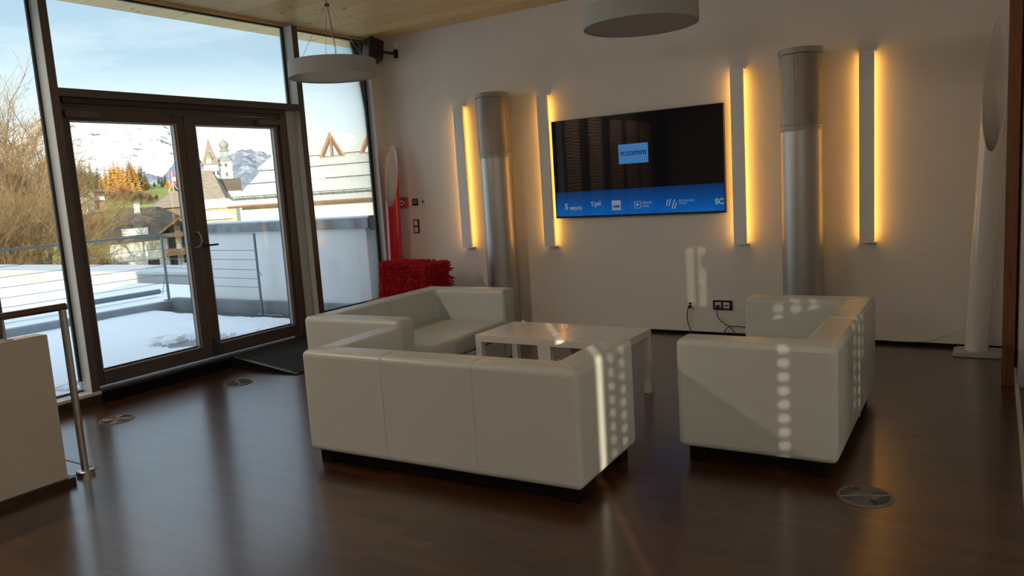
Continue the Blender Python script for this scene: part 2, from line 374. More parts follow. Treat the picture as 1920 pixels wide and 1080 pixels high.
zz = lambda x: .108+sl_*(x-.172)+.001
strip(b, (.18, -2.625, zz(.18)), (1.07, -2.625, zz(1.07)), .02, -.006); strip(b, (.20, -2.59, zz(.2)), (1.05, -2.59, zz(1.05)), .008, -.006)
strip(b, (.20, -2.62, zz(.2)), (.20, -1.38, zz(.2)), .02, .006)
for f in b.verts: pass
obj('metal_edging', b, mat('edging', (.30, .29, .28), .35, metal=.8), ramp)
b = BM(); wedge(b, -2.575, -1.39, .22, 1.05, zz(.22)+.004, zz(1.05)+.004, .001); obj('mat_pile', b, M['matt'], ramp)

# right hand side: wooden post, white post, dark reveal, low white edging, wood clad wall
tag(bx('wooden_post', 6.521, 6.595, -1.17, -1.09, 0, ZC, M['postw'], bevel=.004), 'reddish brown square wooden post at the right edge of the white wall', 'post')
b = BM(); box(b, 6.596, 6.612, -1.10, -1.02, .12, 2.95); struct('trim_12', b, M['plinth'])
b = BM(); box(b, 6.616, 6.70, -1.20, -1.10, .0, 2.62); struct('trim_13', b, M['whitep'], bevel=.003)
b = BM(); box(b, 6.600, 6.622, -4.15, -1.18, 0, .035); box(b, 6.600, 6.612, -1.175, -.6, 0, .08); struct('baseboard_right', b, M['whitep'])
b = BM(); box(b, 6.70, 6.80, -3.3, 0, 0, ZC); struct('wall_partition', b, M['wall'])

# low stair wall and hand rail at the left
b = BM(); box(b, 1.70, 1.822, -7.6, -5.09, 0, .912); struct('wall_stair', b, mat('cream_plaster', (.56, .51, .44), .8, noise=(2, .04)))
b = BM(); box(b, 1.69, 1.850, -7.6, -5.06, 0, .042); struct('baseboard_stair', b, M['plinth'])
hr = empty('handrail', (1.75, -4.95, 0), label='brushed steel handrail with round post in front of the low cream wall', cat='handrail')
b = BM(); tube(b, [(0, 0, .015), (0, 0, 1.035)], .021, 20); obj('post', b, M['steel'], hr, smooth=True)
b = BM(); tube(b, [(0, .021, 1.05), (0, -2.6, 1.05)], .0215, 20); obj('rail', b, mat('dark_handrail', (.16, .12, .10), .3, metal=.8), hr, smooth=True)
b = BM(); lathe(b, [(0, 0), (.052, 0), (.052, .028), (.046, .032), (0, .032)], seg=32); obj('base_flange', b, M['steel'], hr, smooth=True)
for y in (-.33, -1.5):
    b = BM(); tube(b, [(0, y, .92), (0, y, 1.04)], .008, 10); sp = obj('bracket', b, M['steel'], hr, smooth=True)
    b = BM(); lathe(b, [(0, 0), (.036, 0), (.036, .008), (0, .010)], (0, y, .912), 24); obj('flange', b, M['steel'], sp, smooth=True)
b = BM()
for (x0, x1, y0, y1) in ((1.28, 1.70, -4.86, -4.852), (1.692, 1.70, -5.05, -4.86), (1.28, 1.288, -5.05, -4.86)): box(b, x0, x1, y0, y1, .0, .0025)
tag(obj('floor_hatch', b, M['black']), 'thin dark outline of a flush floor hatch behind the handrail post', 'floor hatch')

# ================================================================ FURNITURE
def rounded_U(Lx, D, arm, back):    # back along y=0 (outer), open to +y, x from 0..Lx
    return [(0, 0), (Lx, 0), (Lx, D), (Lx-arm, D), (Lx-arm, back), (arm, back), (arm, D), (0, D)]
def sofa(name, Lx, D, panels, H=.70, arm=.19, back=.19, **k):
    root = empty(name, **k)
    b = BM(); U = rounded_U(Lx, D, arm, back); prism(b, U, .085, H)
    bmesh.ops.subdivide_edges(b, edges=[e for e in b.edges if e.calc_length() > .5], cuts=6, use_grid_fill=True)
    body = obj('upholstered_body', b, M['leather'], root, bevel=.034, seg=5)
    b = BM(); box(b, arm+.002, Lx-arm-.002, back+.002, D-.02, .09, .27); obj('seat_base', b, M['leather'], root, bevel=.015, seg=3)
    b = BM(); box(b, arm-.005, Lx-arm+.005, back-.005, D-.008, .275, .43); obj('seat_cushion', b, M['leather'], root, bevel=.03, seg=4)
    # piping seams over back: run up the outside, over the top and down the inside
    def seam(x, y0=0, y1=back):
        b = BM(); r = .034; e = .0003
        pts = [(x, y0-e, .10)]+[(x, y0-e, .10+(H-r-.10)*t/8) for t in range(1, 9)]
        for a in range(1, 7): t = a*pi/12; pts.append((x, y0+r-(r+e)*cos(t), H-r+(r+e)*sin(t)))
        for a in range(1, 7): t = a*pi/12; pts.append((x, y1-r+(r+e)*sin(t), H-r+(r+e)*cos(t)))
        pts.append((x, y1+e, .45)); tube(b, pts, .0028, 6); return b
    for i in range(1, panels): obj('seam', seam(Lx*i/panels), M['leather'], root, smooth=True)
    for x0, x1 in ((arm, 0), (Lx-arm, Lx)):     # mitre seams where arm meets back
        b = BM(); tube(b, [(x0+(x1-x0)*t, back*(1-t), H+.0005) for t in (.03, .3, .6, .82)], .0025, 6); obj('seam', b, M['leather'], root, smooth=True)
    bx('plinth', .10, Lx-.10, .07, D-.10, .012, .086, M['blackf'], root)  # black plinth; under the front sofa it also stands in for shadow
    for x in (.04, Lx-.13):
        for y in (.05, D-.05-.09): bx('foot', x, x+.09, y, y+.09, 0, .087, M['blackf'], root, bevel=.003)
    return root
# B: back to the camera
sB = sofa('leather_sofa', 1.815, .765, 3, label='white leather three-panel sofa with its back to the viewer, front centre', cat='sofa')
sB.location = (2.965, -4.235, 0); sB.rotation_euler = (0, 0, R(2.4))
# A: back to the glazing, opens to +x
sA = sofa('leather_sofa', 1.66, .925, 2, label='white leather sofa with its back to the glass door, behind the front sofa', cat='sofa')
sA.location = (1.925, -1.655, 0); sA.rotation_euler = (0, 0, R(-90+2.2))
# C: back to the right, opens to -x
sC = sofa('leather_sofa', 1.64, .835, 2, label='white leather sofa on the right seen from its arm end, seat facing left', cat='sofa')
sC.location = (5.815, -3.345, 0); sC.rotation_euler = (0, 0, R(90+.8))

def coffee_table(**k):
    t = empty('coffee_table', **k); w, d, h = .602, .56, .485
    bx('tabletop', 0, w, 0, d, h-.052, h, M['lacq'], t, bevel=.002)
    for x in (0, w-.053):
        for y in (0, d-.053): bx('leg', x+.0005, x+.0525, y+.0005, y+.0525, 0, h-.052, M['lacq'], t, bevel=.002)
    return t
t1 = coffee_table(label='white square coffee table on the left, beside the far sofa', cat='coffee table', group='pair of white coffee tables')
t1.location = (3.118, -2.648, 0)
dup(t1, (3.724, -2.658, 0), 0, label='white square coffee table on the right of the pair, crossed by the sun streak edge', cat='coffee table')

# shaggy red armchair behind the far sofa
def shaggy():
    root = empty('shaggy_armchair', (.47, -.42, 0), label='armchair under a shaggy red wool throw in the corner behind the far sofa', cat='armchair')
    def clump(name, x0, x1, y0, y1, z0, z1, n, seed):
        rnd = random.Random(seed); b = BM(); box(b, x0, x1, y0, y1, z0, z1)
        bmesh.ops.bevel(b, geom=list(b.edges), offset=.05, segments=3, affect='EDGES')
        for _ in range(n):
            side = rnd.random()
            if side < .42: p = Vector((rnd.uniform(x0, x1), y0, rnd.uniform(z0, z1))); nr = Vector((0, -1, 0))
            elif side < .62: p = Vector((rnd.uniform(x0, x1), rnd.uniform(y0, y1), z1)); nr = Vector((0, 0, 1))
            elif side < .82: p = Vector((x1, rnd.uniform(y0, y1), rnd.uniform(z0, z1))); nr = Vector((1, 0, 0))
            else: p = Vector((x0, rnd.uniform(y0, y1), rnd.uniform(z0, z1))); nr = Vector((-1, 0, 0))
            c = Vector(((x0+x1)/2, (y0+y1)/2, (z0+z1)/2)); p = c+(p-c)*.965
            s = Vector((rnd.uniform(-.6, .6), rnd.uniform(-.6, .6), rnd.uniform(-.9, .3)))*.03
            q = .028
            tube(b, [p, p+nr*q*.9+s*.4, p+nr*q*1.2+s*1.0, p+nr*q*.3+s*1.5], [.006, .007, .0065, .004], 5)
        return obj(name, b, M['shag'], root, smooth=True)
    clump('back_throw', -.03, .64, -.30, -.06, .12, .80, 3000, 1)
    clump('arm_throw', .60, .83, -.52, -.06, .12, .785, 2200, 2)
    bx('seat', 0, .62, -.62, -.30, .08, .42, M['shag'], root, bevel=.04)
    for x in (0, .75):
        for y in (-.5, -.14): bx('foot', x, x+.05, y, y+.05, 0, .13, M['blackf'], root)
    return root
shaggy()

# tall obliquely cut tube lamps
def tube_lamp(name, r, H, zcut, ang, lean, m, loc, base=True, **k):
    root = empty(name, loc, **k); b = BM(); seg = 48; rows = 40; inner = []
    d = Vector((cos(ang), sin(ang)))        # the cut rises towards d
    def ring(rr, f):
        out = []
        for j in range(rows+1):
            row = []
            for i in range(seg):
                a = 2*pi*i/seg; c_ = cos(a)*d.x+sin(a)*d.y
                top = zcut+(H-zcut)*((c_+1)/2)
                z = .03+(top-.03)*j/rows
                row.append(b.verts.new((cos(a)*rr+lean*z, sin(a)*rr, z)))
            out.append(row)
        return out
    A = ring(r, 1); B = ring(r-.004, 1)
    for Q in (A, B):
        for j in range(rows):
            for i in range(seg): b.faces.new((Q[j][i], Q[j][(i+1) % seg], Q[j+1][(i+1) % seg], Q[j+1][i]))
    for i in range(seg): b.faces.new((A[rows][i], A[rows][(i+1) % seg], B[rows][(i+1) % seg], B[rows][i]))
    o = obj('cut_tube', b, m, root, smooth=True)
    b = BM(); Q = ring(r-.0045, 1); Q2 = ring(r-.0075, 1)
    for K in (Q, Q2):
        for j in range(rows):
            for i in range(seg): b.faces.new((K[j][i], K[j][(i+1) % seg], K[j+1][(i+1) % seg], K[j+1][i]))
    for i in range(seg): b.faces.new((Q[rows][i], Q[rows][(i+1) % seg], Q2[rows][(i+1) % seg], Q2[rows][i]))
    obj('inner_lining', b, mat('pale_lining', (.80, .75, .70), .4), root, smooth=True)
    if base:
        b = BM(); box(b, -.16, .24, -.16, .13, 0, .022); box(b, -.14, .22, -.14, .11, .022, .034); obj('base_plate', b, mat('pale_grey_base', (.45, .43, .40), .4), root, bevel=.01)
    return root
tube_lamp('tube_floor_lamp', .088, 2.17, 1.43, R(108), .040, M['red'], (.215, -.20, 0), label='tall red obliquely cut tube floor lamp in the corner by the glazing', cat='floor lamp')
# its inside is white
tube_lamp('tube_floor_lamp', .085, 2.66, 1.62, R(92), .045, M['glossw'], (6.352, -.20, 0), label='tall white obliquely cut tube floor lamp at the right end of the wall', cat='floor lamp')
b = BM(); tube(b, [(6.30, -.06, .04), (6.22, -.03, .16), (6.15, -.012, .12), (6.02, -.01, .05), (5.9, -.012, .035), (5.72, -.02, .034)], .003, 6)
tag(obj('lamp_cord', b, M['whitep'], smooth=True), 'thin pale cord running from the white tube lamp along the wall', 'cord')

# pendants
def pendant(loc, hub=.60, **k):
    root = empty('pendant_lamp', loc, **k); r = .40
    b = BM(); lathe(b, [(r, 0), (r, .14), (r-.006, .14), (r-.006, .0)], seg=72, closed=True); obj('shade_ring', b, M['shade'], root, smooth=True)
    b = BM(); lathe(b, [(0, .008), (r-.008, .008), (r-.008, .02), (0, .02)], seg=72); obj('diffuser', b, M['diff'], root, smooth=True)
    b = BM(); lathe(b, [(0, .134), (r-.007, .134), (r-.007, .138), (0, .138)], seg=72); obj('top_plate', b, M['diff'], root)
    b = BM(); lathe(b, [(0, -.012), (.022, -.012), (.022, .012), (0, .012)], (0, 0, hub), 20); tube(b, [(0, 0, hub), (0, 0, ZC-loc[2])], .004, 8); lathe(b, [(0, -.02), (.05, -.02), (.055, 0), (0, 0)], (0, 0, ZC-loc[2]), 24); obj('hub', b, mat('dark_brass', (.16, .10, .05), .4, metal=.6), root, smooth=True)
    for i in range(4):
        a = R(35+90*i); b = BM(); tube(b, [(.3*cos(a), .3*sin(a), .138), (.01*cos(a), .01*sin(a), hub)], .0018, 5); obj('wire', b, M['steel'], root)
    b = BM(); tube(b, [(.03, .02, .138), (.045, .02, .25), (.03, .01, .42), (.006, 0, hub)], .003, 6); obj('power_cable', b, M['black'], root, smooth=True)
    return root
pendant((1.25, -2.00, 2.695), .645, label='grey drum pendant lamp hanging in front of the glazing', cat='pendant lamp', group='drum pendant lamps')
pendant((4.34, -2.10, 2.645), label='grey drum pendant lamp hanging above the television', cat='pendant lamp', group='drum pendant lamps')

# ================================================================ BACK WALL ITEMS
LB = ['glowing wall light left of the left duct, nearest the corner', 'glowing wall light between the left duct and the television', 'glowing wall light between the television and the right duct', 'glowing wall light right of the right duct, nearest the wooden post']
sc0 = None
for i, x in enumerate((1.194, 2.302, 4.372, 5.466)):
    if not sc0:
        s = empty('wall_light', (x, 0, 0), label='tall white '+LB[0], cat='wall light', group='amber glowing wall lights'); sc0 = s
        z0, z1 = .912, 2.522; w = .117
        bx('white_cover', 0, w, -.092, -.060, z0, z1, M['sconce'], s, bevel=.002)
        bx('back_channel', .030, w-.030, -.0605, 0, z0+.01, z1-.01, M['sconce'], s)
        bx('end_cap', -.002, w+.002, -.093, 0, z1, z1+.006, M['sconce'], s); bx('end_cap', -.002, w+.002, -.093, 0, z0-.006, z0, M['sconce'], s)
        for xx in (.0265, w-.0295): bx('led_strip', xx, xx+.003, -.054, -.036, z0+.02, z1-.02, M['led'], s)
    else: dup(sc0, (x, 0, 0), 0, label='tall white '+LB[i], cat='wall light', group='amber glowing wall lights')

def duct(loc, **k):
    root = empty('ventilation_duct', loc, **k); r = .173
    b = BM(); lathe(b, [(r, 0), (r, 1.91), (r-.004, 1.91), (r-.004, 0)], seg=64, closed=True); obj('duct_pipe', b, M['galv'], root, smooth=True)
    b = BM(); lathe(b, [(r+.002, 1.905), (r+.004, 1.905), (r+.004, 1.955), (r+.002, 1.955)], seg=64, closed=True); obj('collar', b, M['galvc'], root, smooth=True)
    b = BM(); z = 1.962
    while z < 2.545: lathe(b, [(r+.006, z), (r+.006, z+.006), (r+.002, z+.006), (r+.002, z)], seg=64, closed=True); z += .0115
    for i in range(36):
        a = 2*pi*i/36; tube(b, [((r+.003)*cos(a), (r+.003)*sin(a), 1.955), ((r+.003)*cos(a), (r+.003)*sin(a), 2.55)], .0025, 4)
    obj('perforated_screen', b, mat('screen_metal', (.55, .50, .43), .45, metal=.6), root)
    b = BM(); lathe(b, [(r-.03, 1.90), (r-.03, 2.56)], seg=48); obj('inner_liner', b, mat('brown_liner', (.42, .35, .28), .7, metal=.3), root, smooth=True)
    b = BM(); lathe(b, [(0, 2.55), (r+.012, 2.55), (r+.012, 2.60), (0, 2.60)], seg=64); obj('top_cap', b, M['galvc'], root, bevel=.006)
    return root
duct((1.806, -.20, 0), label='metal ventilation duct column with slotted top left of the television', cat='ventilation duct', group='ventilation duct columns')
duct((5.018, -.20, 0), label='metal ventilation duct column with slotted top right of the television', cat='ventilation duct', group='ventilation duct columns')

# television
def tv():
    X0, X1, Z0, Z1 = 2.447, 4.293, 1.210, 2.239; cx = (X0+X1)/2; w = X1-X0; h = Z1-Z0
    t = empty('television', (X0, 0, Z0), label='large flat black television on the wall showing a blue band with logos', cat='television')
    bx('housing', 0, w, -.058, -.012, 0, h, M['black'], t, bevel=.003)
    bx('wall_mount', w*.3, w*.7, -.012, 0, h*.3, h*.7, M['black'], t)
    scr = mat('screen_glass', (.004, .004, .005), .04, spec=1., emis=((.02, .02, .025), .06), coat=.5)
    bx('screen', .008, w-.008, -.0592, -.058, .018, h-.008, scr, t)
    # blue band: brighter towards the bottom edge
    m = mat('screen_blue_band', (.003, .005, .01), .05, coat=.4); n = m.node_tree; L = n.links; p = n.nodes['Principled BSDF']
    c = N(n, 'ShaderNodeTexCoord'); s_ = N(n, 'ShaderNodeSeparateXYZ'); L.new(c.outputs['Object'], s_.inputs[0])
    mr = N(n, 'ShaderNodeMapRange'); mr.inputs[1].default_value = .02; mr.inputs[2].default_value = .29; L.new(s_.outputs['Z'], mr.inputs[0])
    r = N(n, 'ShaderNodeValToRGB'); L.new(mr.outputs[0], r.inputs[0]); r.color_ramp.elements[0].color = (.001, .062, .24, 1); r.color_ramp.elements[1].color = (.002, .014, .055, 1)
    L.new(r.outputs[0], p.inputs['Emission Color']); p.inputs['Emission Strength'].default_value = 1.0
    band = BM(); v = [(.010, -.0596, .020), (w-.010, -.0596, .020), (w-.010, -.0596, .285), (.010, -.0596, .275)]; poly(band, v); 
    obj('blue_band', band, m, t)
    bx('bright_caption', .765, 1.085, -.0600, -.0594, .530, .725, mat('caption_blue', (.01, .02, .03), .2, emis=((.05, .19, .46), .55)), t)
    txt = mat('caption_dark', (.002, .004, .02), .5, spec=.1, emis=((.001, .008, .05), 1)); whi = mat('logo_white', (.2, .2, .2), .4, emis=((.20, .28, .38), .45))
    rx = (R(90), 0, 0); y = -.0604
    text_mesh('caption_text', 'n:comm', .086, txt, t, (.788, y, .612), rx, bold=.0012)
    text_mesh('logo_text', 'S', .085, whi, t, (.115, y, .095), rx, bold=.003); text_mesh('logo_text', 'iMSHD', .05, whi, t, (.175, y, .085), rx, bold=.001)
    text_mesh('logo_text', 'Tpai', .07, whi, t, (.425, y, .110), (R(90), R(-8), 0), bold=.001)
    bx('logo_square', .665, .765, -.0606, -.0598, .065, .165, whi, t); text_mesh('logo_text', 'UBM', .038, txt, t, (.672, -.0612, .090), rx, bold=.001)
    b = BM()
    for (x0, x1, z0, z1) in ((.915, .985, .075, .080), (.915, .985, .143, .148), (.915, .920, .075, .148), (.980, .985, .075, .148)): box(b, x0, x1, -.0608, -.0600, z0, z1)
    obj('logo_frame', b, whi, t); text_mesh('logo_text', '>', .06, whi, t, (.932, y, .092), rx, bold=.003)
    text_mesh('logo_text', 'VALUE\nONE', .034, whi, t, (1.0, y, .118), rx)
    b = BM()
    for i, (x, z, hh) in enumerate(((1.25, .09, .06), (1.275, .085, .07), (1.31, .06, .09), (1.335, .055, .06))):
        poly(b, [(x, -.0604, z), (x+.012, -.0604, z), (x+.012+hh*.3, -.0604, z+hh), (x+hh*.3, -.0604, z+hh)])
    obj('logo_stripes', b, whi, t); text_mesh('logo_text', 'RECHNUNGS\nWESEN', .026, mat('logo_dim', (.1, .1, .1), .4, emis=((.10, .2, .36), .7)), t, (1.385, y, .125), rx)
    text_mesh('logo_text', 'SC', .075, whi, t, (1.745, y, .085), rx, bold=.003)
    return t
tv()

# small things on the wall
def plate(name, x0, x1, z0, z1, m, label, cat, d=.012, **k):
    e = empty(name, ((x0+x1)/2, 0, (z0+z1)/2), label=label, cat=cat, **k); w = (x1-x0)/2; h = (z1-z0)/2
    bx('plate', -w, w, -d, 0, -h, h, m, e, bevel=.003); return e, w, h
e_, w, h = plate('fire_alarm', .218, .352, 1.402, 1.535, M['redp'], 'square red fire alarm call point beside the red tube lamp', 'fire alarm', .045)
b = BM(); lathe(b, [(.018, 0), (.030, 0), (.030, .004), (.018, .004)], seg=24, closed=True)
for v in b.verts: v.co = Vector((v.co.x, -.045-v.co.z, v.co.y))
box(b, -.045, -.02, -.048, -.045, -.006, .006); box(b, .02, .045, -.048, -.045, -.006, .006)
obj('white_symbol', b, M['whitep'], e_)
b = BM(); tube(b, [(0, -.044, 0), (0, -.052, 0)], .011, 16); obj('button', b, M['black'], e_)
e_, w, h = plate('control_panel', .420, .508, 1.428, 1.512, M['black'], 'small black framed control panel right of the red fire alarm', 'control panel')
bx('display', -.030, .030, -.0145, -.012, -.022, .028, mat('grey_display', (.22, .24, .25), .3), e_); bx('bar', -.03, .03, -.0155, -.0145, .006, .010, M['black'], e_)
e_, w, h = plate('key_switch', .548, .636, 1.432, 1.514, M['whitep'], 'small white key switch right of the black control panel', 'key switch')
b = BM(); tube(b, [(.002, -.012, -.004), (.002, -.018, -.004)], .014, 16); obj('lock', b, M['black'], e_)
e_, w, h = plate('light_switch', .409, .500, 1.090, 1.258, mat('dark_brown_plate', (.030, .016, .014), .35), 'double light switch in a dark upright frame below the control panel', 'light switch')
for z in (-.040, .040): bx('rocker', -.029, .029, -.018, -.012, z-.031, z+.031, M['whitep'], e_, bevel=.003)
e_, w, h = plate('power_socket', 4.127, 4.318, .255, .352, M['black'], 'double power socket in a black frame low on the wall', 'power socket')
for x in (-.043, .038):
    bx('socket_insert', x-.030, x+.030, -.016, -.012, -.030, .030, M['whitep'], e_, bevel=.002)
    bx('slot', x-.018, x+.018, -.018, -.016, -.008, .004, mat('slot_dark', (.05, .02, .015), .5), e_)
bx('power_plug', -.057, -.030, -.050, -.0165, -.030, .006, M['black'], e_, bevel=.004)
e_, w, h = plate('power_socket', 3.868, 3.930, .262, .330, M['whitep'], 'small white power socket with a black plug left of the black double socket', 'power socket')
b = BM(); tube(b, [(0, -.012, .018), (0, -.02, .018)], .012, 12); tube(b, [(0, -.012, -.012), (0, -.045, -.012)], .016, 12); obj('power_plug', b, M['black'], e_, smooth=True)
b = BM(); tube(b, [(3.90, -.045, .28), (3.885, -.05, .262), (3.872, -.045, .22), (3.868, -.03, .15), (3.88, -.025, .09), (3.895, -.03, .045), (3.905, -.04, .008)], .0045, 8)
tag(obj('power_cable', b, M['black'], smooth=True), 'short black cable hanging from the small white socket to the floor', 'cable')
b = BM(); tube(b, [(4.18, -.05, .282), (4.178, -.05, .24), (4.185, -.045, .19), (4.215, -.04, .15), (4.26, -.035, .115), (4.30, -.03, .10), (4.38, -.03, .105), (4.44, -.03, .10), (4.52, -.04, .06), (4.58, -.06, .008)], .0045, 8)
tag(obj('power_cable', b, M['black'], smooth=True), 'black cable drooping from the double socket towards the right duct', 'cable')
b = BM(); tube(b, [(4.215, -.04, .008), (4.245, -.035, .05), (4.27, -.03, .088), (4.285, -.03, .094), (4.305, -.03, .085), (4.34, -.035, .045), (4.365, -.04, .008)], .004, 8)
tag(obj('power_cable', b, M['black'], smooth=True), 'loop of black cable arching up from the floor below the double socket', 'cable')

# loudspeaker and sensor at the ceiling corner
sp = empty('loudspeaker', (.215, -.25, 3.275), label='black wall loudspeaker tilted down in the ceiling corner', cat='loudspeaker')
cab = BM(); box(cab, -.085, .085, -.10, .09, -.125, .125); ob = obj('cabinet', cab, M['black'], sp, bevel=.01)
ob.rotation_euler = (R(-16), R(-11), R(-14))
bx('badge', -.006, .006, -.103, -.100, .02, .028, M['steel'], ob)
b = BM(); tube(b, [(.06, .02, -.03), (.125, .04, -.03), (.135, .24, -.03)], .018, 10); box(b, .105, .165, .238, .25, -.08, .02); obj('bracket', b, M['black'], sp)
b = BM(); lathe(b, [(0, 0), (.034, 0), (.034, .03), (.026, .055), (.012, .06), (0, .06)], seg=24)
for v in b.verts: v.co = Vector((v.co.x, -v.co.z, v.co.y))
o = obj('motion_sensor', b, M['whitep'], smooth=True); o.location = (.365, 0, 3.345); tag(o, 'small round white sensor on the wall right of the loudspeaker', 'sensor')

# floor outlets
def floor_vent(loc, rz, **k):
    t = empty('floor_vent', loc, rz, **k); b = BM()
    lathe(b, [(.112, 0), (.128, 0), (.126, .006), (.112, .006)], seg=48, closed=True); obj('rim', b, M['vent'], t, smooth=True)
    b = BM(); lathe(b, [(0, .0004), (.112, .0004), (.112, .001), (0, .001)], seg=48); obj('well', b, M['black'], t)
    b = BM()
    for sct in range(4):
        a0 = sct*pi/2+.1; a1 = a0+pi/2-.2
        if sct % 2 == 0:
            for i in range(7):
                a = a0+(a1-a0)*i/6; tube(b, [(.03*cos(a), .03*sin(a), .004), (.112*cos(a), .112*sin(a), .004)], .0028, 4)
        else:
            for q in range(6):
                rr = .038+.013*q; tube(b, [(rr*cos(a0+(a1-a0)*j/8), rr*sin(a0+(a1-a0)*j/8), .004) for j in range(9)], .0028, 4)
        a = sct*pi/2; tube(b, [(0, 0, .004), (.112*cos(a), .112*sin(a), .004)], .006, 4)
    lathe(b, [(0, .002), (.03, .002), (.03, .007), (0, .007)], seg=24); obj('grille', b, M['vent'], t); return t
fv = floor_vent((.753, -4.165, 0), .5, label='round metal floor vent nearest the handrail post, left part of floor', cat='floor vent', group='round floor vents')
dup(fv, (.751, -3.032, 0), 1.1, label='round metal floor vent near the edge of the entrance mat', cat='floor vent')
dup(fv, (5.958, -3.473, 0), 2.0, label='round metal floor vent at the foot of the right sofa', cat='floor vent')

# unseen globe lamps added in the hall as fill for walls and ceiling
for i, (x, y) in enumerate(((4.7, -9.2), (7.4, -9.0), (9.6, -7.2), (9.0, -4.0))):
    e_ = empty('globe_lamp', (x, y, ZC), label=['opal globe pendant over the stair side of the hall behind the viewer', 'opal globe pendant over the middle of the hall behind the viewer', 'opal globe pendant in the hall right of the viewer', 'opal globe pendant beyond the right partition wall'][i], cat='pendant lamp', group='opal globe pendants in the hall')
    b = BM(); tube(b, [(0, 0, -.75), (0, 0, 0)], .006, 8); lathe(b, [(0, -.03), (.05, -.03), (.05, 0), (0, 0)], seg=20); obj('stem', b, M['black'], e_)
    b = BM(); lathe(b, [(.199*sin(pi*k/14), -.95+.2*cos(pi*k/14)) for k in range(15)], seg=28); bmesh.ops.remove_doubles(b, verts=b.verts, dist=.0005); obj('globe', b, mat('opal_glass_lit', (1, 1, 1), .5, emis=((1, .92, .80), 2.0)), e_, smooth=True)
    l = bpy.data.lights.new('globe_light', 'POINT'); l.shadow_soft_size = .22; l.energy = HALL_FILL; l.color = (1, .975, .93)
    lo = bpy.data.objects.new('globe_light', l); COL.objects.link(lo); lo.parent = e_; lo.location = (0, 0, -.95)

#EXTERIOR
# ================================================================ TERRACE
from mathutils import noise as MN
def struct2(name, bm, m, label, cat, **k): return tag(obj(name, bm, m, **k), label, cat)
b = BM(); box(b, -4.65, -.05, -13, 0.06, -.25, -.03); struct('terrace_floor', b, M['wet'])
b = BM(); box(b, -4.80, -4.65, -13, .05, -.25, .115); struct('terrace_kerb', b, mat('grey_kerb', (.24, .27, .31), .7, noise=(3, .2)))
b = BM(); box(b, -4.65, -.10, -.06, .06, -.03, .16); struct('wall_upstand', b, mat('grey_upstand', (.20, .22, .24), .6, noise=(3, .25)))
def snow_sheet(name, x0, x1, y0, y1, nx, ny, z, fn, m, **k):
    b = BM(); g = []
    for j in range(ny+1):
        row = []
        for i in range(nx+1):
            x = x0+(x1-x0)*i/nx; y = y0+(y1-y0)*j/ny; row.append(b.verts.new((x, y, z+fn(x, y))))
        g.append(row)
    for j in range(ny):
        for i in range(nx): b.faces.new((g[j][i], g[j][i+1], g[j+1][i+1], g[j+1][i]))
    return obj(name, b, m, smooth=True, **k)
def sn(x, y):
    n = MN.noise(Vector((x*1.3, y*1.3, 0)))+.5*MN.noise(Vector((x*4, y*4, 3)))+.3*MN.noise(Vector((x*11, y*11, 5)))
    h = .035+.012*MN.noise(Vector((x*.8, y*.8, 1)))
    def bare(cx, cy, rx, ry): return max(0, 1-((x-cx)/rx)**2-((y-cy)/ry)**2)
    k = bare(-1.30, -1.75, 1.0, .62)+bare(-.5, -1.3, 1.0, .5)+.9*bare(-.4, -3.2, .5, 1.6)
    k2 = max(0, (y+.42+.10*n)/.12)
    mound = .05*max(0, 1-((x+1.9)/1.3)**2-((y+.95)/.28)**2)
    return h+.006*n+mound-.10*max(0, min(1, (k-.30)*1.5+2.2*n+1.2*MN.noise(Vector((x*19, y*19, 8)))))*(1 if k > 0 else 0)-.10*min(1, k2)
tag(snow_sheet('terrace_snow', -4.65, -.32, -12.9, -.07, 120, 300, 0-.02, sn, M['snow']), 'patchy layer of shaded snow on the terrace outside the door', 'snow', kind='stuff')
# flat roof beyond the kerb with snow, raised ledge
b = BM(); box(b, -40, -4.80, -30, 3.4, -.6, -.20); struct('flat_roof', b, M['concrete'])
def sn2(x, y): return .03*MN.noise(Vector((x*.3, y*.3, 0)))+.01*MN.noise(Vector((x*2, y*2, 0)))-(.25 if y > 2.25 else 0)
tag(snow_sheet('flat_roof_snow', -39.5, -4.81, -25, 2.28, 110, 100, .04, sn2, M['snow']), 'wide snow layer on the flat roof beyond the terrace railing', 'snow', kind='stuff')
led = empty('roof_ledge', (-7, 2.3, 0), label='long pale grey parapet ledge behind the snow of the flat roof', cat='parapet')
bx('ledge_wall', -33, 4, 0, 1.1, -.25, .20, mat('pale_ledge', (.42, .43, .42), .8, noise=(.8, .12)), led)
bx('ledge_cap', -33, 4, -.05, 1.2, .20, .25, mat('pale_cap', (.48, .50, .52), .5, noise=(1, .15)), led)
# rendered wall right of the terrace, with metal capping
pw = empty('parapet_wall', (-.10, .07, 0), label='pale blue-grey rendered terrace wall with a grey metal capping', cat='wall')
bx('wall_body', -4.02, -.36, 0, .42, -.2, 1.19, M['render'], pw); bx('wall_return', -.36, .0, .12, .42, -.2, 1.17, M['render'], pw)
bx('metal_capping', -4.08, -.26, -.06, .50, 1.17, 1.30, M['zinc'], pw, bevel=.006); bx('ice_layer', -4.05, -.25, -.03, .47, 1.30, 1.315, M['ice'], pw)
bx('capping_end', -.255, .0, -.04, .46, 1.14, 1.33, M['gasket'], pw)
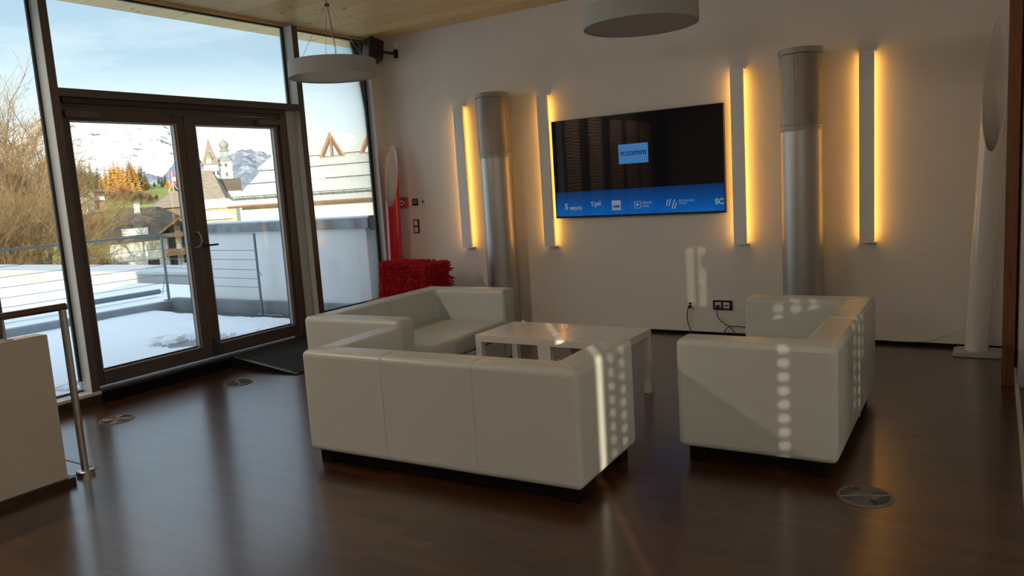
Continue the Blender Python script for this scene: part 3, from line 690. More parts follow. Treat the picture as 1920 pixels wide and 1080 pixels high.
# railing
rl = empty('terrace_railing', (-4.8, 0, 0), label='grey metal terrace railing with thin horizontal cables outside the door', cat='railing')
mr_ = mat('railing_metal', (.20, .22, .24), .4, metal=.6)
def post(x, y, z0, z1, w=.022):
    b = BM(); tube(b, [(x, y, z0), (x, y, z1)], w, 8); return obj('post', b, mr_, rl)
for y in (0, -2.6, -5.2, -7.8): post(0, y, .115, 1.17)
bx('foot_plate', -.06, .06, -.06, .06, .115, .128, mr_, rl)
b = BM(); box(b, -.024, .024, -10, .02, 1.155, 1.185); obj('top_rail', b, mr_, rl)
b = BM(); box(b, -.024, .30, -.02, .02, 1.155, 1.18); obj('top_rail', b, mr_, rl)
for z in (.95, .81, .67, .53, .40, .27):
    b = BM(); tube(b, [(0, -10, z), (0, 0, z)], .004, 5); obj('cable', b, mr_, rl)
E_ = Vector((2.44, -.17, 0)); post(E_.x, E_.y, -.02, 1.16, .018)
for z in (1.16, .92, .785, .64, .51, .385):
    b = BM(); tube(b, [(0, 0, z), (E_.x, E_.y, z)], .0045, 5); obj('cable', b, mr_, rl)
b = BM(); tube(b, [(E_.x, E_.y, .64), (E_.x+.10, E_.y-.02, .56)], .006, 5); tube(b, [(-.02, 0, .55), (-.16, .0, .20)], .006, 5); tube(b, [(E_.x-.1, E_.y, -.01), (E_.x+.42, E_.y+.02, -.01)], .012, 5); obj('brace', b, mr_, rl)
pb = BM(); tube(pb, [(-5.97, -12, .14), (-5.97, .6, .14)], .045, 8)
tag(obj('roof_pipe', pb, mat('dark_pipe', (.10, .13, .19), .5), smooth=True), 'dark blue-grey pipe lying on the snow beyond the terrace kerb', 'pipe')

# ================================================================ FAR SURROUNDINGS
def P(az, el, D): return Vector((CX+D*sin(R(az)), CY+D*cos(R(az)), CZ+D*tan(R(el))))
def site(name, az, D, **k):     # local frame: x to the right, y away, z up (world heights)
    return empty(name, (CX+D*sin(R(az)), CY+D*cos(R(az)), 0), R(-az), **k)
roofm = mat('grey_roof_sheet', (.50, .52, .49), .55, noise=(.5, .12)); whitew = mat('white_house_wall', (.78, .76, .72), .8)
brownr = mat('brown_roof', (.24, .205, .17), .8, noise=(.8, .25)); slate = mat('weathered_shingles', (.24, .20, .165), .85, noise=(1.6, .3, (.4, .4, 3))); woodo = mat('orange_timber', (.40, .18, .07), .7)
woodb = mat('balcony_wood', (.42, .24, .10), .7, noise=(4, .25)); darkw = mat('dark_window', (.03, .03, .035), .2); stone = mat('grey_green_copper', (.26, .28, .26), .6)

# terrain and hill
def hill_z(az, D):
    w = max(0, min(1, (-54.6-az)/1.6)); w = w*w*(3-2*w)
    prof = [(0, -7.5), (110, -7.5), (170, -4), (230, 1.2), (300, 3.4), (360, 9), (420, 13), (600, 16), (1400, 18)]
    z = 18
    for (d0, z0), (d1, z1) in zip(prof, prof[1:]):
        if D <= d1: z = z0+(z1-z0)*(D-d0)/(d1-d0); break
    base = -7.5
    return base+(z-base)*w+(.8*MN.noise(Vector((az*.6, D*.02, 0))) if D > 60 else 0)
b = BM(); g = []
Ds = [25, 60, 110, 140, 170, 200, 230, 265, 300, 330, 360, 390, 420, 500, 600, 900, 1400]
AZ = [-90+i*1.0 for i in range(0, 86)]
for D in Ds: g.append([b.verts.new((CX+D*sin(R(a)), CY+D*cos(R(a)), hill_z(a, D))) for a in AZ])
for j in range(len(Ds)-1):
    for i in range(len(AZ)-1): b.faces.new((g[j][i], g[j][i+1], g[j+1][i+1], g[j+1][i]))
gm = mat('meadow_grass', (.26, .30, .05), .9, noise=(.05, .35))
struct('ground', b, gm, smooth=True)

# mountains
def ridge(name, az0, az1, n, D0, depth, prof, zb, amp, fr, m, label):
    b = BM(); rows = 70; g = []
    for i in range(n+1):
        az = az0+(az1-az0)*i/n; pz = prof[-1][1]
        for (a0, e0), (a1, e1) in zip(prof, prof[1:]):
            if a0 <= az <= a1: pz = e0+(e1-e0)*(az-a0)/(a1-a0); break
        else:
            if az < prof[0][0]: pz = prof[0][1]
        col = []
        for j in range(rows+1):
            t = j/rows; D = D0+depth*t; x = CX+D*sin(R(az)); y = CY+D*cos(R(az)); q = Vector((x, y, 0))*fr
            top = CZ+(D0+depth)*tan(R(pz)); nn = MN.ridged_multi_fractal(q, .9, 2.1, 6, 1.0, 2.0, noise_basis='PERLIN_ORIGINAL')-1.2
            z = zb+(top-zb)*(t**1.15)+amp*nn*(.15+.85*t)
            col.append(b.verts.new((x, y, z)))
        g.append(col)
    for i in range(n):
        for j in range(rows): b.faces.new((g[i][j], g[i+1][j], g[i+1][j+1], g[i][j+1]))
    return tag(obj(name, b, m, smooth=True), label, 'mountain')
def mtn_mat(name, snowc, rockc, lo, hi, scale, ang):
    m = mat(name, snowc, .9); t = m.node_tree; L = t.links; p = t.nodes['Principled BSDF']; p.inputs['Specular IOR Level'].default_value = 0
    c = N(t, 'ShaderNodeTexCoord'); q = N(t, 'ShaderNodeMapping'); q.inputs['Scale'].default_value = scale; L.new(c.outputs['Object'], q.inputs[0])
    n = N(t, 'ShaderNodeTexNoise', Scale=1.0, Detail=9.0, Roughness=.68, Distortion=.4); L.new(q.outputs[0], n.inputs['Vector'])
    ge = N(t, 'ShaderNodeNewGeometry'); s_ = N(t, 'ShaderNodeSeparateXYZ'); L.new(ge.outputs['Normal'], s_.inputs[0])
    a = N(t, 'ShaderNodeMath', operation='MULTIPLY_ADD'); L.new(s_.outputs['Z'], a.inputs[0]); a.inputs[1].default_value = ang; L.new(n.outputs[0], a.inputs[2])
    r = N(t, 'ShaderNodeValToRGB'); L.new(a.outputs[0], r.inputs[0]); r.color_ramp.elements[0].position = lo; r.color_ramp.elements[0].color = (*rockc, 1); r.color_ramp.elements[1].position = hi; r.color_ramp.elements[1].color = (*snowc, 1)
    L.new(r.outputs[0], p.inputs['Base Color']); return m
ridge('snowy_mountain', -70, -53.4, 260, 900, 1100, [(-70, 4.0), (-65, 4.6), (-62.6, 6.2), (-61, 6.7), (-57, 6.4), (-55.3, 5.9), (-54.6, 4.6), (-54.0, 3.0), (-53.4, 2.2)], -20, 20, .008,
      mtn_mat('snowy_rock', (.80, .79, .78), (.10, .10, .12), .73, .86, (.034, .034, .02), .42), 'high snow covered rocky mountain filling the left door leaf view')
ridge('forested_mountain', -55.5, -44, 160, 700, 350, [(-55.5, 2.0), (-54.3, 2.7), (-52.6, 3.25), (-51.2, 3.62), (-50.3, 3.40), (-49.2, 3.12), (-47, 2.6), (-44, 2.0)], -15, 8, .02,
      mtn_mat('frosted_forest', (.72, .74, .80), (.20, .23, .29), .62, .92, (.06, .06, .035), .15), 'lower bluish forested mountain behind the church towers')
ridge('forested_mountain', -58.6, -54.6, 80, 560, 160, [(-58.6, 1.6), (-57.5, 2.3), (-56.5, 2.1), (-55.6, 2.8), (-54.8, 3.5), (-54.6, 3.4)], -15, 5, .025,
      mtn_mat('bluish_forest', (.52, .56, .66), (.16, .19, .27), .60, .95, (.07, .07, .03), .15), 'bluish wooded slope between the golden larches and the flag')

# big grey roofed building
bg_ = empty('large_roofed_building', (0, 0, 0), label='large white building with a pale grey sheet roof and triangular dormers', cat='building')
ZE = 1.38
EL = P(-52.55, 0, 62); EL.z = ZE; ER = P(-36, 0, 51); ER.z = ZE; d_ = (ER-EL).normalized(); nrm = Vector((-d_.y, d_.x, 0))     # away from the viewer
RL = P(-47.95, 4.12, 68.5); RR = RL+d_*38; BL = EL+nrm*16; BR = ER+nrm*16
b = BM(); poly(b, [EL, ER, RR, RL]); poly(b, [EL, RL, BL]); poly(b, [BL, RL, RR, BR]); bmesh.ops.remove_doubles(b, verts=b.verts, dist=.01); obj('roof', b, roofm, bg_)
b = BM(); w0 = EL+d_*.6+nrm*.8; w1 = ER+nrm*.8; w2 = BR-nrm*.8; w3 = BL+d_*.6-nrm*.8; prism(b, [w0, w1, w2, w3], -8, ZE-.05); obj('wall', b, whitew, bg_)
b = BM(); tube(b, [EL+Vector((0, 0, -.10)), ER+Vector((0, 0, -.10))], .10, 6); tube(b, [EL+Vector((0, 0, -.10)), BL+Vector((0, 0, -.10))], .10, 6); obj('gutter', b, mat('brown_gutter', (.22, .12, .06), .5), bg_)
N_ = (ER-EL).cross(RL-EL).normalized();  N_ = N_ if N_.z > 0 else -N_
def onroof(az, el, off=0.):
    o = Vector((CX, CY, CZ)); d = P(az, el, 1)-o; t = (EL-o).dot(N_)/d.dot(N_); return o+d*t+N_*off
sg = mat('snow_guard', (.06, .06, .06), .5)
up = ((RL-EL)-d_*(RL-EL).dot(d_)).normalized(); slopeL = (RL-EL).dot(up); hip = (RL-EL).dot(d_)
for t, h in ((.07, .34), (.30, .10), (.50, .08), (.68, .06)):
    b = BM(); a = EL+up*slopeL*t+d_*(hip*t+.15); c = a+d_*34
    for k in ((h, .10, .2) if h > .3 else (h,)): tube(b, [a+N_*k, c+N_*k], .028, 4)
    for s in range(0, 34, 1 if h > .3 else 3): tube(b, [a+d_*s, a+d_*s+N_*h], .022, 4)
    obj('snow_guard', b, sg, bg_)
b = BM()
for s in range(1, 60):
    x = s*.62; t = min(1, x/hip) if x < hip else 1
    a = EL+d_*x; tube(b, [a, a+up*slopeL*t*.995], .022, 4)
obj('standing_seams', b, mat('seam_grey', (.42, .44, .42), .5), bg_)
snw = mat('roof_snow', (.86, .86, .84), .85)
b = BM()
for pts in ([(-47.3, 1.5), (-45.65, 1.39), (-46.17, .55), (-47.3, .50)], [(-50.3, 2.2), (-48.05, 4.0), (-47.4, 4.0), (-49.6, 2.25)], [(-44.75, 4.05), (-43.4, 4.2), (-43.9, 3.25), (-44.35, 3.1)], [(-47.2, 3.9), (-46.2, 4.0), (-46.6, 3.0), (-47.25, 2.7)]):
    lo = [b.verts.new(onroof(*q, .02)) for q in pts]; hi = [b.verts.new(onroof(*q, .10)) for q in pts]; b.faces.new(hi)
    for i in range(4): b.faces.new((lo[i], lo[(i+1) % 4], hi[(i+1) % 4], hi[i]))
obj('snow_patch', b, snw, bg_, smooth=False)
def dormer(azc, elb, az0, az1, elt):
    L0 = onroof(az0, elb); L1 = onroof(az1, elb+.08); w = (L1-L0).length; mid = (L0+L1)/2; h = 1.28*w/1.45
    f = -nrm*.05; A0 = mid-d_*w/2; A1 = mid+d_*w/2; T = mid+Vector((0, 0, h)); back = nrm*(h/max(.2, up.z)*up.xy.length)
    b = BM(); poly(b, [A0, T, T+back, A0+nrm*.01]); poly(b, [A1, T, T+back, A1+nrm*.01]); o = obj('dormer', b, snw, bg_)
    b = BM(); tube(b, [A0+f-d_*.1, T+f*2+Vector((0, 0, .08)), A1+f+d_*.1], .10, 4); tube(b, [mid+f, T+f], .05, 4); obj('bargeboard', b, woodo, o)
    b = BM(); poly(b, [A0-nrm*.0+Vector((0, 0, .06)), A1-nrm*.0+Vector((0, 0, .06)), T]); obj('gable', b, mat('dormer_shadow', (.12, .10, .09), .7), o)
    b = BM(); poly(b, [A0-nrm*.06+Vector((0, 0, .08))+d_*w*.18, A0-nrm*.06+Vector((0, 0, .08))+d_*w*.44, A0-nrm*.06+Vector((0, 0, .08))+d_*w*.44+Vector((0, 0, h*.5))]); poly(b, [A1-nrm*.06+Vector((0, 0, .08))-d_*w*.18, A1-nrm*.06+Vector((0, 0, .08))-d_*w*.40, A1-nrm*.06+Vector((0, 0, .08))-d_*w*.40+Vector((0, 0, h*.45))]); obj('window', b, whitew, o)
dormer(-45, 2.81, -45.85, -44.3, 4.13); dormer(-42.4, 2.95, -43.0, -41.5, 4.2)

# brown chalet style house
hs = site('chalet_house', -57.7, 100, label='white house with brown roof, chimney and wooden balconies seen through the left door leaf', cat='house')
b = BM(); box(b, -4.4, 1.25, 0, 9, -8, -1.9); box(b, 1.25, 6.2, .9, 9, -8, -.9); obj('wall', b, whitew, hs)
b = BM(); poly(b, [(-6.2, -.9, -2.2), (1.4, -.9, -2.0), (1.4, 4, 1.75), (-2.9, 4, 1.75)]); poly(b, [(-6.2, -.9, -2.2), (-2.9, 4, 1.75), (-6.2, 9, -2.2)]); poly(b, [(1.4, 4, 1.75), (-2.9, 4, 1.75), (-6.2, 9, -2.2), (6, 9, -2.2)])
poly(b, [(1.0, -1.5, -1.35), (3.6, -1.5, .50), (3.6, 5, .50), (1.0, 5, -1.35)]); poly(b, [(6.3, -1.5, -1.35), (3.6, -1.5, .50), (3.6, 5, .50), (6.3, 5, -1.35)]); poly(b, [(1.4, -.9, -2.0), (1.4, 4, 1.75), (3.6, 4, .5), (3.6, 1, .5)])
bmesh.ops.solidify(b, geom=list(b.faces), thickness=.15); obj('roof', b, brownr, hs)
b = BM(); tube(b, [(1.0, -1.55, -1.40), (3.6, -1.55, .42), (6.3, -1.55, -1.40)], .13, 4); obj('bargeboard', b, woodo, hs)
bx('chimney', -1.4, -.75, 3.2, 4.1, .6, 2.3, whitew, hs); bx('chimney_cap', -1.5, -.65, 3.1, 4.2, 2.3, 2.42, slate, hs)
bx('roof_dormer', -2.95, -.15, -.25, 1.2, -1.42, -.62, whitew, hs)
bx('skylight', -2.2, -1.7, .9, 1.5, -.50, -.20, darkw, hs)
for (x0, x1, z0, z1) in ((-.55, .75, -3.3, -2.5), (-.60, .70, -5.2, -4.4), (-3.4, -2.8, -5.0, -4.4)):
    f = bx('window', x0, x1, -.06, 0, z0, z1, mat('window_frame_tan', (.45, .36, .24), .6), hs); n = 4 if x1-x0 > 1 else 2; w = (x1-x0-.08)/n
    for i in range(n): bx('pane', x0+.05+i*w, x0+.02+(i+1)*w, -.08, -.055, z0+.07, z1-.07, darkw if z0 < -5 else mat('pale_pane', (.55, .56, .5), .3), f)
for z0, z1 in ((-1.95, -1.45), (-4.15, -3.35), (-6.2, -5.5)): bx('balcony', 1.35, 6.2, -.6, .9, z0, z1, woodb, hs)
for z0, z1 in ((-3.3, -2.0), (-5.4, -4.2), (-1.4, -.7)):
    for x in (1.9, 3.4, 4.7): bx('balcony_door', x, x+.8, .84, .92, z0, z1, darkw, hs)
bx('pilaster', 1.25, 1.75, -.35, .9, -8, -2.0, mat('mauve_plaster', (.55, .48, .52), .8), hs)
for x, z in ((2.7, -3.0), (4.2, -2.9), (3.1, -5.1)): bx('hanging_cloth', x, x+.5, -.7, -.62, z-.4, z, whitew, hs)

# pavilion with pyramid roof and flag
pv = site('pavilion_house', -55.9, 140, label='house with a grey pyramid roof behind the brown roofed house', cat='house')
b = BM(); lathe(b, [(5.9, 1.55), (0, 4.45)], seg=4); bmesh.ops.rotate(b, verts=b.verts, cent=(0, 0, 0), matrix=Matrix.Rotation(pi/4+.15, 3, 'Z')); poly(b, [(4.3, -4, 1.54), (-4.3, -4, 1.54), (-4.3, 4, 1.54), (4.3, 4, 1.54)]); obj('roof', b, slate, pv)
b = BM(); box(b, -3.4, 3.4, -3.2, 3.2, -8, 1.5); obj('wall', b, mat('timber_wall', (.16, .12, .09), .8), pv)
bx('chimney', .9, 1.6, -1.6, -.9, 2.4, 4.0, whitew, pv)
b = BM()
for s in (-1, 1): tube(b, [(s*.9, 0, 4.0), (0, 0, 5.6)], .04, 4); tube(b, [(0, s*.9, 4.0), (0, 0, 5.6)], .04, 4)
tube(b, [(0, 0, 5.3), (0, 0, 7.5)], .04, 4); obj('lattice', b, whitew, pv)
fl = site('flag', -55.9, 139.4, label='red and white flag hanging from the pyramid roof pole', cat='flag')
for i, m_ in enumerate((M['redp'], whitew, M['redp'])): bx('stripe', .06+.02*i, .50+.02*i, -.03, .0, 7.1-.62*(i+1), 7.1-.62*i, m_, fl)

# small farmhouse on the slope
fh = site('farmhouse', -60.75, 228, label='small white farmhouse with flat pitched roof on the meadow slope', cat='house')
bx('wall', -2.6, .1, 0, 4, 2, 6.8, whitew, fh); bx('wall', .1, 2.5, .2, 4, 2, 6.6, mat('barn_wood', (.22, .14, .09), .8), fh); bx('plinth_wall', .1, 2.5, .1, .3, 4.6, 5.5, whitew, fh)
b = BM(); poly(b, [(-3, -.8, 6.7), (2.9, -.8, 6.7), (2.9, 2, 7.55), (-3, 2, 7.55)]); poly(b, [(-3, 4.8, 6.7), (2.9, 4.8, 6.7), (2.9, 2, 7.55), (-3, 2, 7.55)]); bmesh.ops.solidify(b, geom=list(b.faces), thickness=.15); obj('roof', b, mat('farm_roof', (.48, .40, .32), .8), fh)
for x in (-2.0, -1.1): bx('window', x, x+.4, -.04, 0, 5.6, 6.1, darkw, fh)
fh = site('farmhouse', -61.6, 222, label='small reddish roofed hut left of the white farmhouse on the slope', cat='house')
bx('wall', -1.4, 1.6, 0, 3, 1, 5.6, whitew, fh); b = BM(); poly(b, [(-2, -.5, 5.4), (2.2, -.5, 5.4), (2.2, 1.5, 6.6), (-2, 1.5, 6.6)]); poly(b, [(-2, 3.5, 5.4), (2.2, 3.5, 5.4), (2.2, 1.5, 6.6), (-2, 1.5, 6.6)]); bmesh.ops.solidify(b, geom=list(b.faces), thickness=.15); obj('roof', b, slate, fh)

# church
ch = site('parish_church', -53.0, 230, label='church with steep shingled nave roof and a pointed spire tower', cat='church')
t0, t1_ = -3.6, .75; b = BM(); box(b, t0+.3, t1_-.3, 0, 4.2, -8, 12.8); obj('tower_wall', b, whitew, ch)
b = BM(); cxx = (t0+t1_)/2; hw = (t1_-t0)/2+.25
rs = [(hw*1.414, 12.5), (hw*1.414*.80, 13.6), (hw*1.414*.30, 17.2), (0, 20.1)]; lathe(b, rs, (0, 0, 0), 4); bmesh.ops.rotate(b, verts=b.verts, cent=(0, 0, 0), matrix=Matrix.Rotation(pi/4, 3, 'Z')); bmesh.ops.translate(b, verts=b.verts, vec=(cxx, 2.1, 0)); obj('spire', b, slate, ch)
bx('spire_dormer', cxx-1.0, cxx+.35, -.35, 1.2, 12.9, 14.2, whitew, ch)
b = BM(); prism(b, [(cxx-1.25, -.5), (cxx+.6, -.5), (cxx+.6, 1.4), (cxx-1.25, 1.4)], 14.2, 14.3); poly(b, [(cxx-1.25, -.5, 14.2), (cxx+.6, -.5, 14.2), (cxx-.33, .2, 16.2)]); poly(b, [(cxx-1.25, -.5, 14.2), (cxx-.33, .2, 16.2), (cxx-1.25, 1.4, 14.2)]); poly(b, [(cxx+.6, -.5, 14.2), (cxx-.33, .2, 16.2), (cxx+.6, 1.4, 14.2)]); obj('dormer_roof', b, slate, ch)
for x in (-2.2, -1.0, .0): bx('belfry_window', x, x+.42, -.06, .05, 9.6, 10.8, darkw, ch)
nv = BM(); poly(nv, [(-10, -16, 1.5), (1.9, -16, 1.5), (-1.3, -9, 10.7), (-8, -9, 10.7)]); poly(nv, [(1.9, -16, 1.5), (3.2, -2, 3.0), (-1.3, -9, 10.7)]); poly(nv, [(-10, -16, 1.5), (-8, -9, 10.7), (-10, -2, 1.5)]); poly(nv, [(3.2, -2, 3.0), (-1.3, -9, 10.7), (-8, -9, 10.7), (-10, -2, 1.5)]); obj('nave_roof', nv, slate, ch)
bx('nave_wall', -9, 2.0, -15, -3, -8, 2.2, whitew, ch)
b = BM(); poly(b, [(.0, -6, 5.0), (5.9, -6, 5.0), (5.9, -3, 8.4), (.0, -3, 8.4)]); poly(b, [(.0, 0, 5.0), (5.9, 0, 5.0), (5.9, -3, 8.4), (.0, -3, 8.4)]); bmesh.ops.solidify(b, geom=list(b.faces), thickness=.1); obj('side_roof', b, slate, ch)
bx('side_wall', .5, 5.6, -5.5, -.5, -8, 5.2, whitew, ch)
ot = site('onion_dome_tower', -52.38, 232, label='white church tower with clock windows and a dark onion dome', cat='tower')
w = 1.58
bx('tower_wall', -w, w, 0, 2*w, -8, 13.2, whitew, ot); bx('cornice', -w-.15, w+.15, -.15, 2*w+.15, 13.2, 13.45, stone, ot); bx('string_course', -w-.06, w+.06, -.06, 2*w, 11.0, 11.1, stone, ot)
for z in (9.1, 11.7):
    b = BM(); box(b, -.35, .35, -.05, .05, z, z+.9); tube(b, [(0, -.05, z+.9), (0, .05, z+.9)], .35, 16); obj('arched_window', b, mat('brown_shutter', (.18, .12, .09), .6), ot)
def lt(prof, name, m, par, seg=8):
    b = BM(); lathe(b, prof, (0, w, 0), seg); return obj(name, b, m, par, smooth=seg > 8)
lt([(w*1.35, 13.45), (w*1.15, 14.0), (1.25, 14.6), (1.2, 14.8), (0, 14.8)], 'lower_roof', stone, ot)
b = BM()
for i in range(8): a = i*pi/4+pi/8; tube(b, [(1.02*cos(a), w+1.02*sin(a), 14.8), (1.02*cos(a), w+1.02*sin(a), 16.3)], .16, 6)
obj('lantern_columns', b, stone, ot)
lt([(1.3, 16.3), (1.3, 16.6), (.75, 16.9), (.95, 17.2), (1.28, 17.8), (1.2, 18.4), (.8, 18.95), (.25, 19.4), (.08, 19.9), (.03, 20.9), (0, 20.9)], 'onion_dome', stone, ot, 20)

# snow covered low roofs in front of the church
for az, D, w_, zt, zb_, lab in ((-53.35, 88, 2.3, 2.15, 1.25, 'low snow covered hipped roof house below the church nave'), (-53.6, 74, 1.9, .95, .35, 'lower snow covered roof nearest the terrace wall below the church')):
    q = site('snowy_roof_house', az, D, label=lab, cat='house')
    b = BM(); prism(b, [(-w_, -1.5), (w_, -1.5), (w_, 1.5), (-w_, 1.5)], zb_-.08, zb_); poly(b, [(-w_, -1.5, zb_), (w_, -1.5, zb_), (w_*.6, 0, zt), (-w_*.6, 0, zt)]); poly(b, [(-w_, 1.5, zb_), (w_, 1.5, zb_), (w_*.6, 0, zt), (-w_*.6, 0, zt)]); poly(b, [(w_, -1.5, zb_), (w_*.6, 0, zt), (w_, 1.5, zb_)]); poly(b, [(-w_, -1.5, zb_), (-w_*.6, 0, zt), (-w_, 1.5, zb_)])
    obj('roof', b, mat('snowy_sheet', (.62, .63, .58), .7, noise=(1.5, .2)), q); bx('wall', -w_+.3, w_-.3, -1.2, 1.2, -8, zb_-.05, mat('beige_wall', (.42, .38, .30), .8), q)

# ---------------------------------------------------------------- trees
def bare_tree(seed, H, levels=6, spread=.5, r0=.12, lean=0., multi=1, up=.25, tw=1.):
    rnd = random.Random(seed); bt = BM(); bb = BM()
    def branch(p, d, L, r, lv):
        n = 3 if lv > 2 else 2; pts = [p]; q = p.copy(); dd = d.copy()
        for i in range(n):
            dd = (dd+Vector((rnd.uniform(-1, 1), rnd.uniform(-1, 1), rnd.uniform(-.7, .7)+up))*.16).normalized(); q = q+dd*L/n; pts.append(q.copy())
        tube(bt if lv >= levels-1 else bb, pts, [r*(1-.45*i/n) for i in range(n+1)], 5 if lv > 3 else 3, caps=False)
        if lv == 0: return
        k = rnd.choice((4, 5)) if lv > 1 else 4
        for i in range(k):
            t = rnd.uniform(.55 if lv > 4 else .35, 1.0) if i else 1.0; b_ = pts[0].lerp(pts[-1], t) if t < 1 else pts[-1]
            if 0 < t < 1:
                s = t*n; i0 = min(int(s), n-1); b_ = pts[i0].lerp(pts[i0+1], s-i0)
            a = rnd.uniform(0, 2*pi); u, v = frame_axes(dd); sp_ = rnd.uniform(.5, 1.0)*spread*(1.0 if lv > 4 else 1.6)*(0.4 if i == 0 else 1)
            nd = (dd+(u*cos(a)+v*sin(a))*sp_).normalized(); branch(b_, nd, L*(rnd.uniform(.78, .86) if i == 0 else rnd.uniform(.5, .72)), max(.006*tw, r*(.62 if i == 0 else .42)), lv-1)
    for m_ in range(multi):
        a = rnd.uniform(0, 6.28); branch(Vector((.1*cos(a)*m_, .1*sin(a)*m_, 0)), Vector((.25*cos(a)*(m_ > 0)+lean, .25*sin(a)*(m_ > 0), 1)).normalized(), H*.26, r0, levels)
    return bt, bb
twig = mat('golden_twigs', (.24, .155, .075), .85, noise=(.8, .3)); birch = mat('birch_bark', (.62, .56, .46), .8, noise=(3, .4, (1, 1, 3))); brn = mat('brown_twigs', (.16, .095, .055), .85, noise=(.8, .3)); redt = mat('reddish_brush', (.19, .085, .05), .9, noise=(1, .35))
TL = 'tree'
def tree_obj(name, seed, H, mt, mb, **k):
    bt, bb = bare_tree(seed, H, **k); root = empty(name)
    obj('trunk', bt, mt, root, smooth=True); obj('branches', bb, mb, root); return root
protoA = tree_obj('bare_birch', 3, 15, birch, twig, levels=6, spread=.44, r0=.15, up=.12)
protoB = tree_obj('bare_tree', 11, 14, brn, twig, levels=6, spread=.55, r0=.17, multi=1, up=.05)
protoC = tree_obj('bare_shrub', 21, 5.0, brn, redt, levels=5, spread=.8, r0=.05, multi=4, up=0.)
def put(proto, first, az, D, z, s, rz, label, cat='tree', group=None, el_top=None):
    p_ = P(az, 0, D); loc = (p_.x, p_.y, z)
    o = proto if first else dup(proto, loc, rz)
    o.location = loc; o.rotation_euler = (0, 0, rz); o.scale = (s, s, s); tag(o, label, cat, group); return o
ORD = ['leftmost', 'second', 'third', 'fourth', 'fifth', 'sixth', 'seventh', 'eighth', 'ninth', 'tenth', 'eleventh', 'twelfth', 'thirteenth', 'fourteenth', 'fifteenth', 'sixteenth', 'seventeenth', 'eighteenth', 'nineteenth', 'twentieth']
birches = [(-65.0, 42, .92), (-66.3, 43, .95), (-68.0, 48, 1.0), (-63.6, 62, 1.12), (-65.6, 64, 1.25), (-70.5, 50, 1.0)]
for i, (az, D, s) in enumerate(birches):
    put(protoA, i == 0, az, D, -7.2, s, i*1.7, ['white stemmed bare birch in the middle of the left pane', 'bare birch left of the white stemmed one in the left pane', 'bare birch at the far left edge of the view', 'bare birch hidden partly by the post beside the left pane', 'tall bare birch standing behind the others in the left pane', 'bare birch just outside the left edge of the view'][i], group='bare birches beyond the flat roof')
others = [(-64.5, 58, 1.15), (-65.7, 55, 1.2), (-67.0, 60, 1.3), (-64.9, 72, 1.5), (-67.9, 57, 1.2), (-65.4, 78, 1.7), (-66.4, 72, 1.6), (-68.8, 75, 1.6)]
for i, (az, D, s) in enumerate(others):
    put(protoB, i == 0, az, D, -7.3, s, i*2.1+.4, ORD[sorted(q[0] for q in others).index(az)]+' golden brown bare tree from the left among the birches of the left pane', group='golden brown bare trees beyond the flat roof')
shr = [(-62.6, 52, .85, 'reddish bare shrub behind the railing at the left edge of the left door leaf'), (-61.6, 62, .85, 'dense reddish brown shrub left of the brown roofed house'), (-60.7, 70, .75, 'brown shrub against the left end of the white house wall'), (-62.6, 72, 1.35, 'taller brown bush behind the reddish shrub'), (-61.8, 88, 1.5, 'olive brown bush below the farmhouse meadow'), (-60.9, 96, 1.3, 'bare bush beside the roof edge of the brown roofed house'), (-59.6, 80, .55, 'small bare shrub before the white house wall'), (-58.8, 80, .5, 'lowest bare shrub before the white house windows'), (-63.4, 56, 1.1, 'reddish shrub beside the window post')]
for i, (az, D, s, lab) in enumerate(shr): put(protoC, i == 0, az, D, -7.4, s, i*1.3, lab, 'shrub', 'bare shrubs around the brown roofed house')
for i, (az, D, s, zb_) in enumerate(((-53.4, 70, .66, -4.2), (-54.0, 72, .6, -4.0), (-52.6, 60, .5, -3.2))):
    put(protoC, False, az, D, zb_, s*1.5, i*2., ['bare shrub in front of the snowy roof below the church', 'bare shrub left of the snowy roof, beside the door stile', 'bare shrub at the corner of the large white building'][i], 'shrub', 'bare shrubs below the church')
put(protoA, False, -43.2, 22, -6.2, .62, 2.2, 'slim bare birch before the large roof in the right fixed pane')

def conifer(name, seed, H, Rr, tiers, m, full=1.):
    rnd = random.Random(seed); root = empty(name); b = BM(); tube(b, [(0, 0, 0), (0, 0, H)], [H*.018, .02], 5); obj('trunk', b, brn, root)
    b = BM()
    for t in range(tiers):
        f = t/tiers; z = H*(.12+.88*f); rr = Rr*(1-f)**.8+.12; n = int(9+6*(1-f))
        for i in range(n):
            a = rnd.uniform(0, 2*pi); L = rr*rnd.uniform(.65, 1.15); dz = -L*rnd.uniform(.15, .5); wd = L*rnd.uniform(.16, .3)*full
            c, s = cos(a), sin(a); p0 = Vector((0, 0, z)); p1 = Vector((c*L, s*L, z+dz)); pm = Vector((c*L*.55, s*L*.55, z+dz*.35)); side = Vector((-s, c, 0))*wd
            v = [b.verts.new(q) for q in (p0, pm+side+Vector((0, 0, -wd*.7)), p1, pm-side+Vector((0, 0, -wd*.7)), pm+Vector((0, 0, wd*.3)))]
            b.faces.new((v[0], v[1], v[4])); b.faces.new((v[1], v[2], v[4])); b.faces.new((v[2], v[3], v[4])); b.faces.new((v[3], v[0], v[4]))
    obj('foliage', b, m, root); return root
larchm = mat('golden_larch', (.50, .25, .045), .9, noise=(.6, .35)); firm = mat('dark_fir', (.075, .085, .04), .9, noise=(.6, .4)); olive = mat('olive_conifer', (.20, .16, .065), .9, noise=(.6, .35))
LP = conifer('larch', 5, 14, 2.3, 26, larchm); FP = conifer('fir', 6, 14, 2.2, 28, firm); OP = conifer('conifer', 8, 14, 2.4, 26, olive)
rnd = random.Random(4)
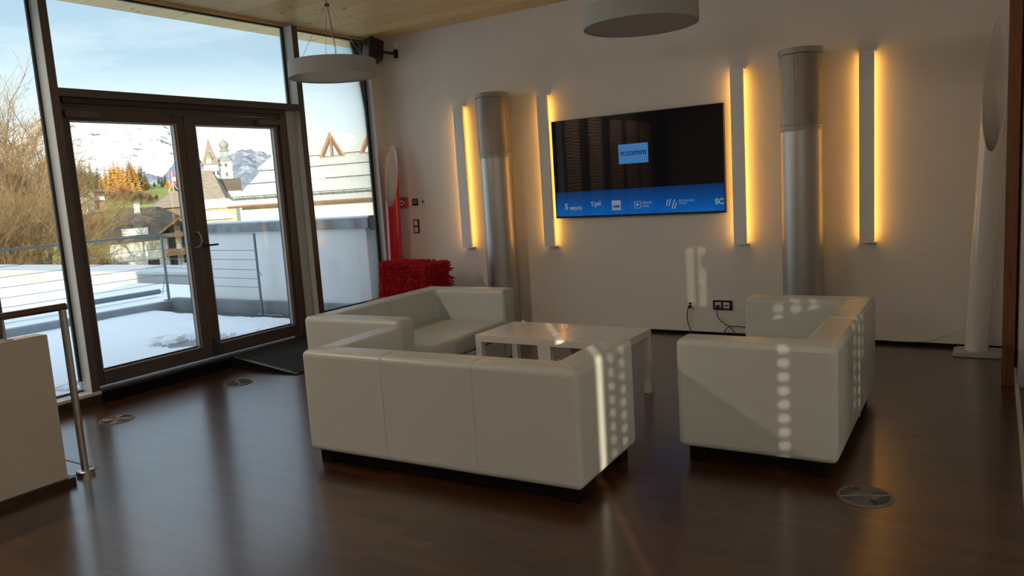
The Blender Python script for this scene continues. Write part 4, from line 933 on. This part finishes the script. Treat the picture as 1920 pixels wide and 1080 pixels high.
def top_fit(proto, first, az, D, eltop, label, group, z=None):
    z = hill_z(az, D) if z is None else z; s = (CZ+D*tan(R(eltop))-z)/14
    o = put(proto, first, az, D, z-.3, s, rnd.uniform(0, 6), label, 'tree', group); o.scale = (s*1.25, s*1.25, s); return o
lar = [(-60.2, 2.7), (-59.9, 3.0), (-59.6, 3.3), (-59.35, 3.55), (-59.1, 3.45), (-58.85, 3.2), (-58.6, 3.3), (-58.3, 3.5), (-58.1, 3.1), (-60.0, 2.3), (-59.5, 2.7), (-59.0, 2.8), (-57.9, 3.1), (-56.25, 2.1), (-56.05, 1.9), (-57.6, 2.3)]
for i, (az, el) in enumerate(lar): top_fit(LP, i == 0, az, 370+rnd.uniform(-25, 30), el, ORD[sorted(q[0] for q in lar).index(az)]+' golden orange larch from the left in the row on the hill', 'golden larches on the hill')
fir = [(-61.9, 3.7), (-61.6, 3.5), (-61.3, 3.6), (-61.05, 3.2), (-60.75, 3.4), (-60.5, 2.8), (-60.35, 3.1), (-62.2, 3.9), (-57.75, 3.2), (-57.55, 2.7), (-57.05, 1.9), (-56.75, 2.3), (-56.55, 2.2), (-56.35, 2.4), (-55.7, 2.3), (-55.45, 2.2), (-58.45, 3.55), (-62.5, 3.6), (-55.2, 2.0)]
for i, (az, el) in enumerate(fir): top_fit(FP if az > -60.6 else OP, i == 5 or i == 0, az, 400+rnd.uniform(-25, 25), el, (ORD[sorted(q[0] for q in fir if q[0] > -60.6).index(az)]+' dark green fir from the left among the golden larches on the hill') if az > -60.6 else (ORD[sorted(q[0] for q in fir).index(az)]+' olive brown conifer from the left on the hill before the larches'), 'dark firs on the hill' if az > -60.6 else 'olive conifers on the hill')
bush = [(-61.5, 300, 1.6), (-60.9, 290, 1.5), (-60.3, 310, 1.9), (-59.6, 300, 1.7), (-59.0, 290, 2.2), (-58.5, 295, 1.9), (-58.0, 300, 1.7), (-57.5, 300, 1.5), (-61.2, 180, .7), (-60.5, 190, .35), (-61.8, 170, .6), (-59.3, 320, 1.8), (-57.0, 310, 1.2)]
for i, (az, D, el) in enumerate(bush):
    z = hill_z(az, D); s = (CZ+D*tan(R(el))-z)/5.2*1.05
    put(protoC, False, az, D, z-.4, s, i*1.9, ORD[sorted(q[0] for q in bush).index(az)]+' brown leafless bush from the left around the meadow on the hill', 'shrub', 'brown bushes around the meadow')
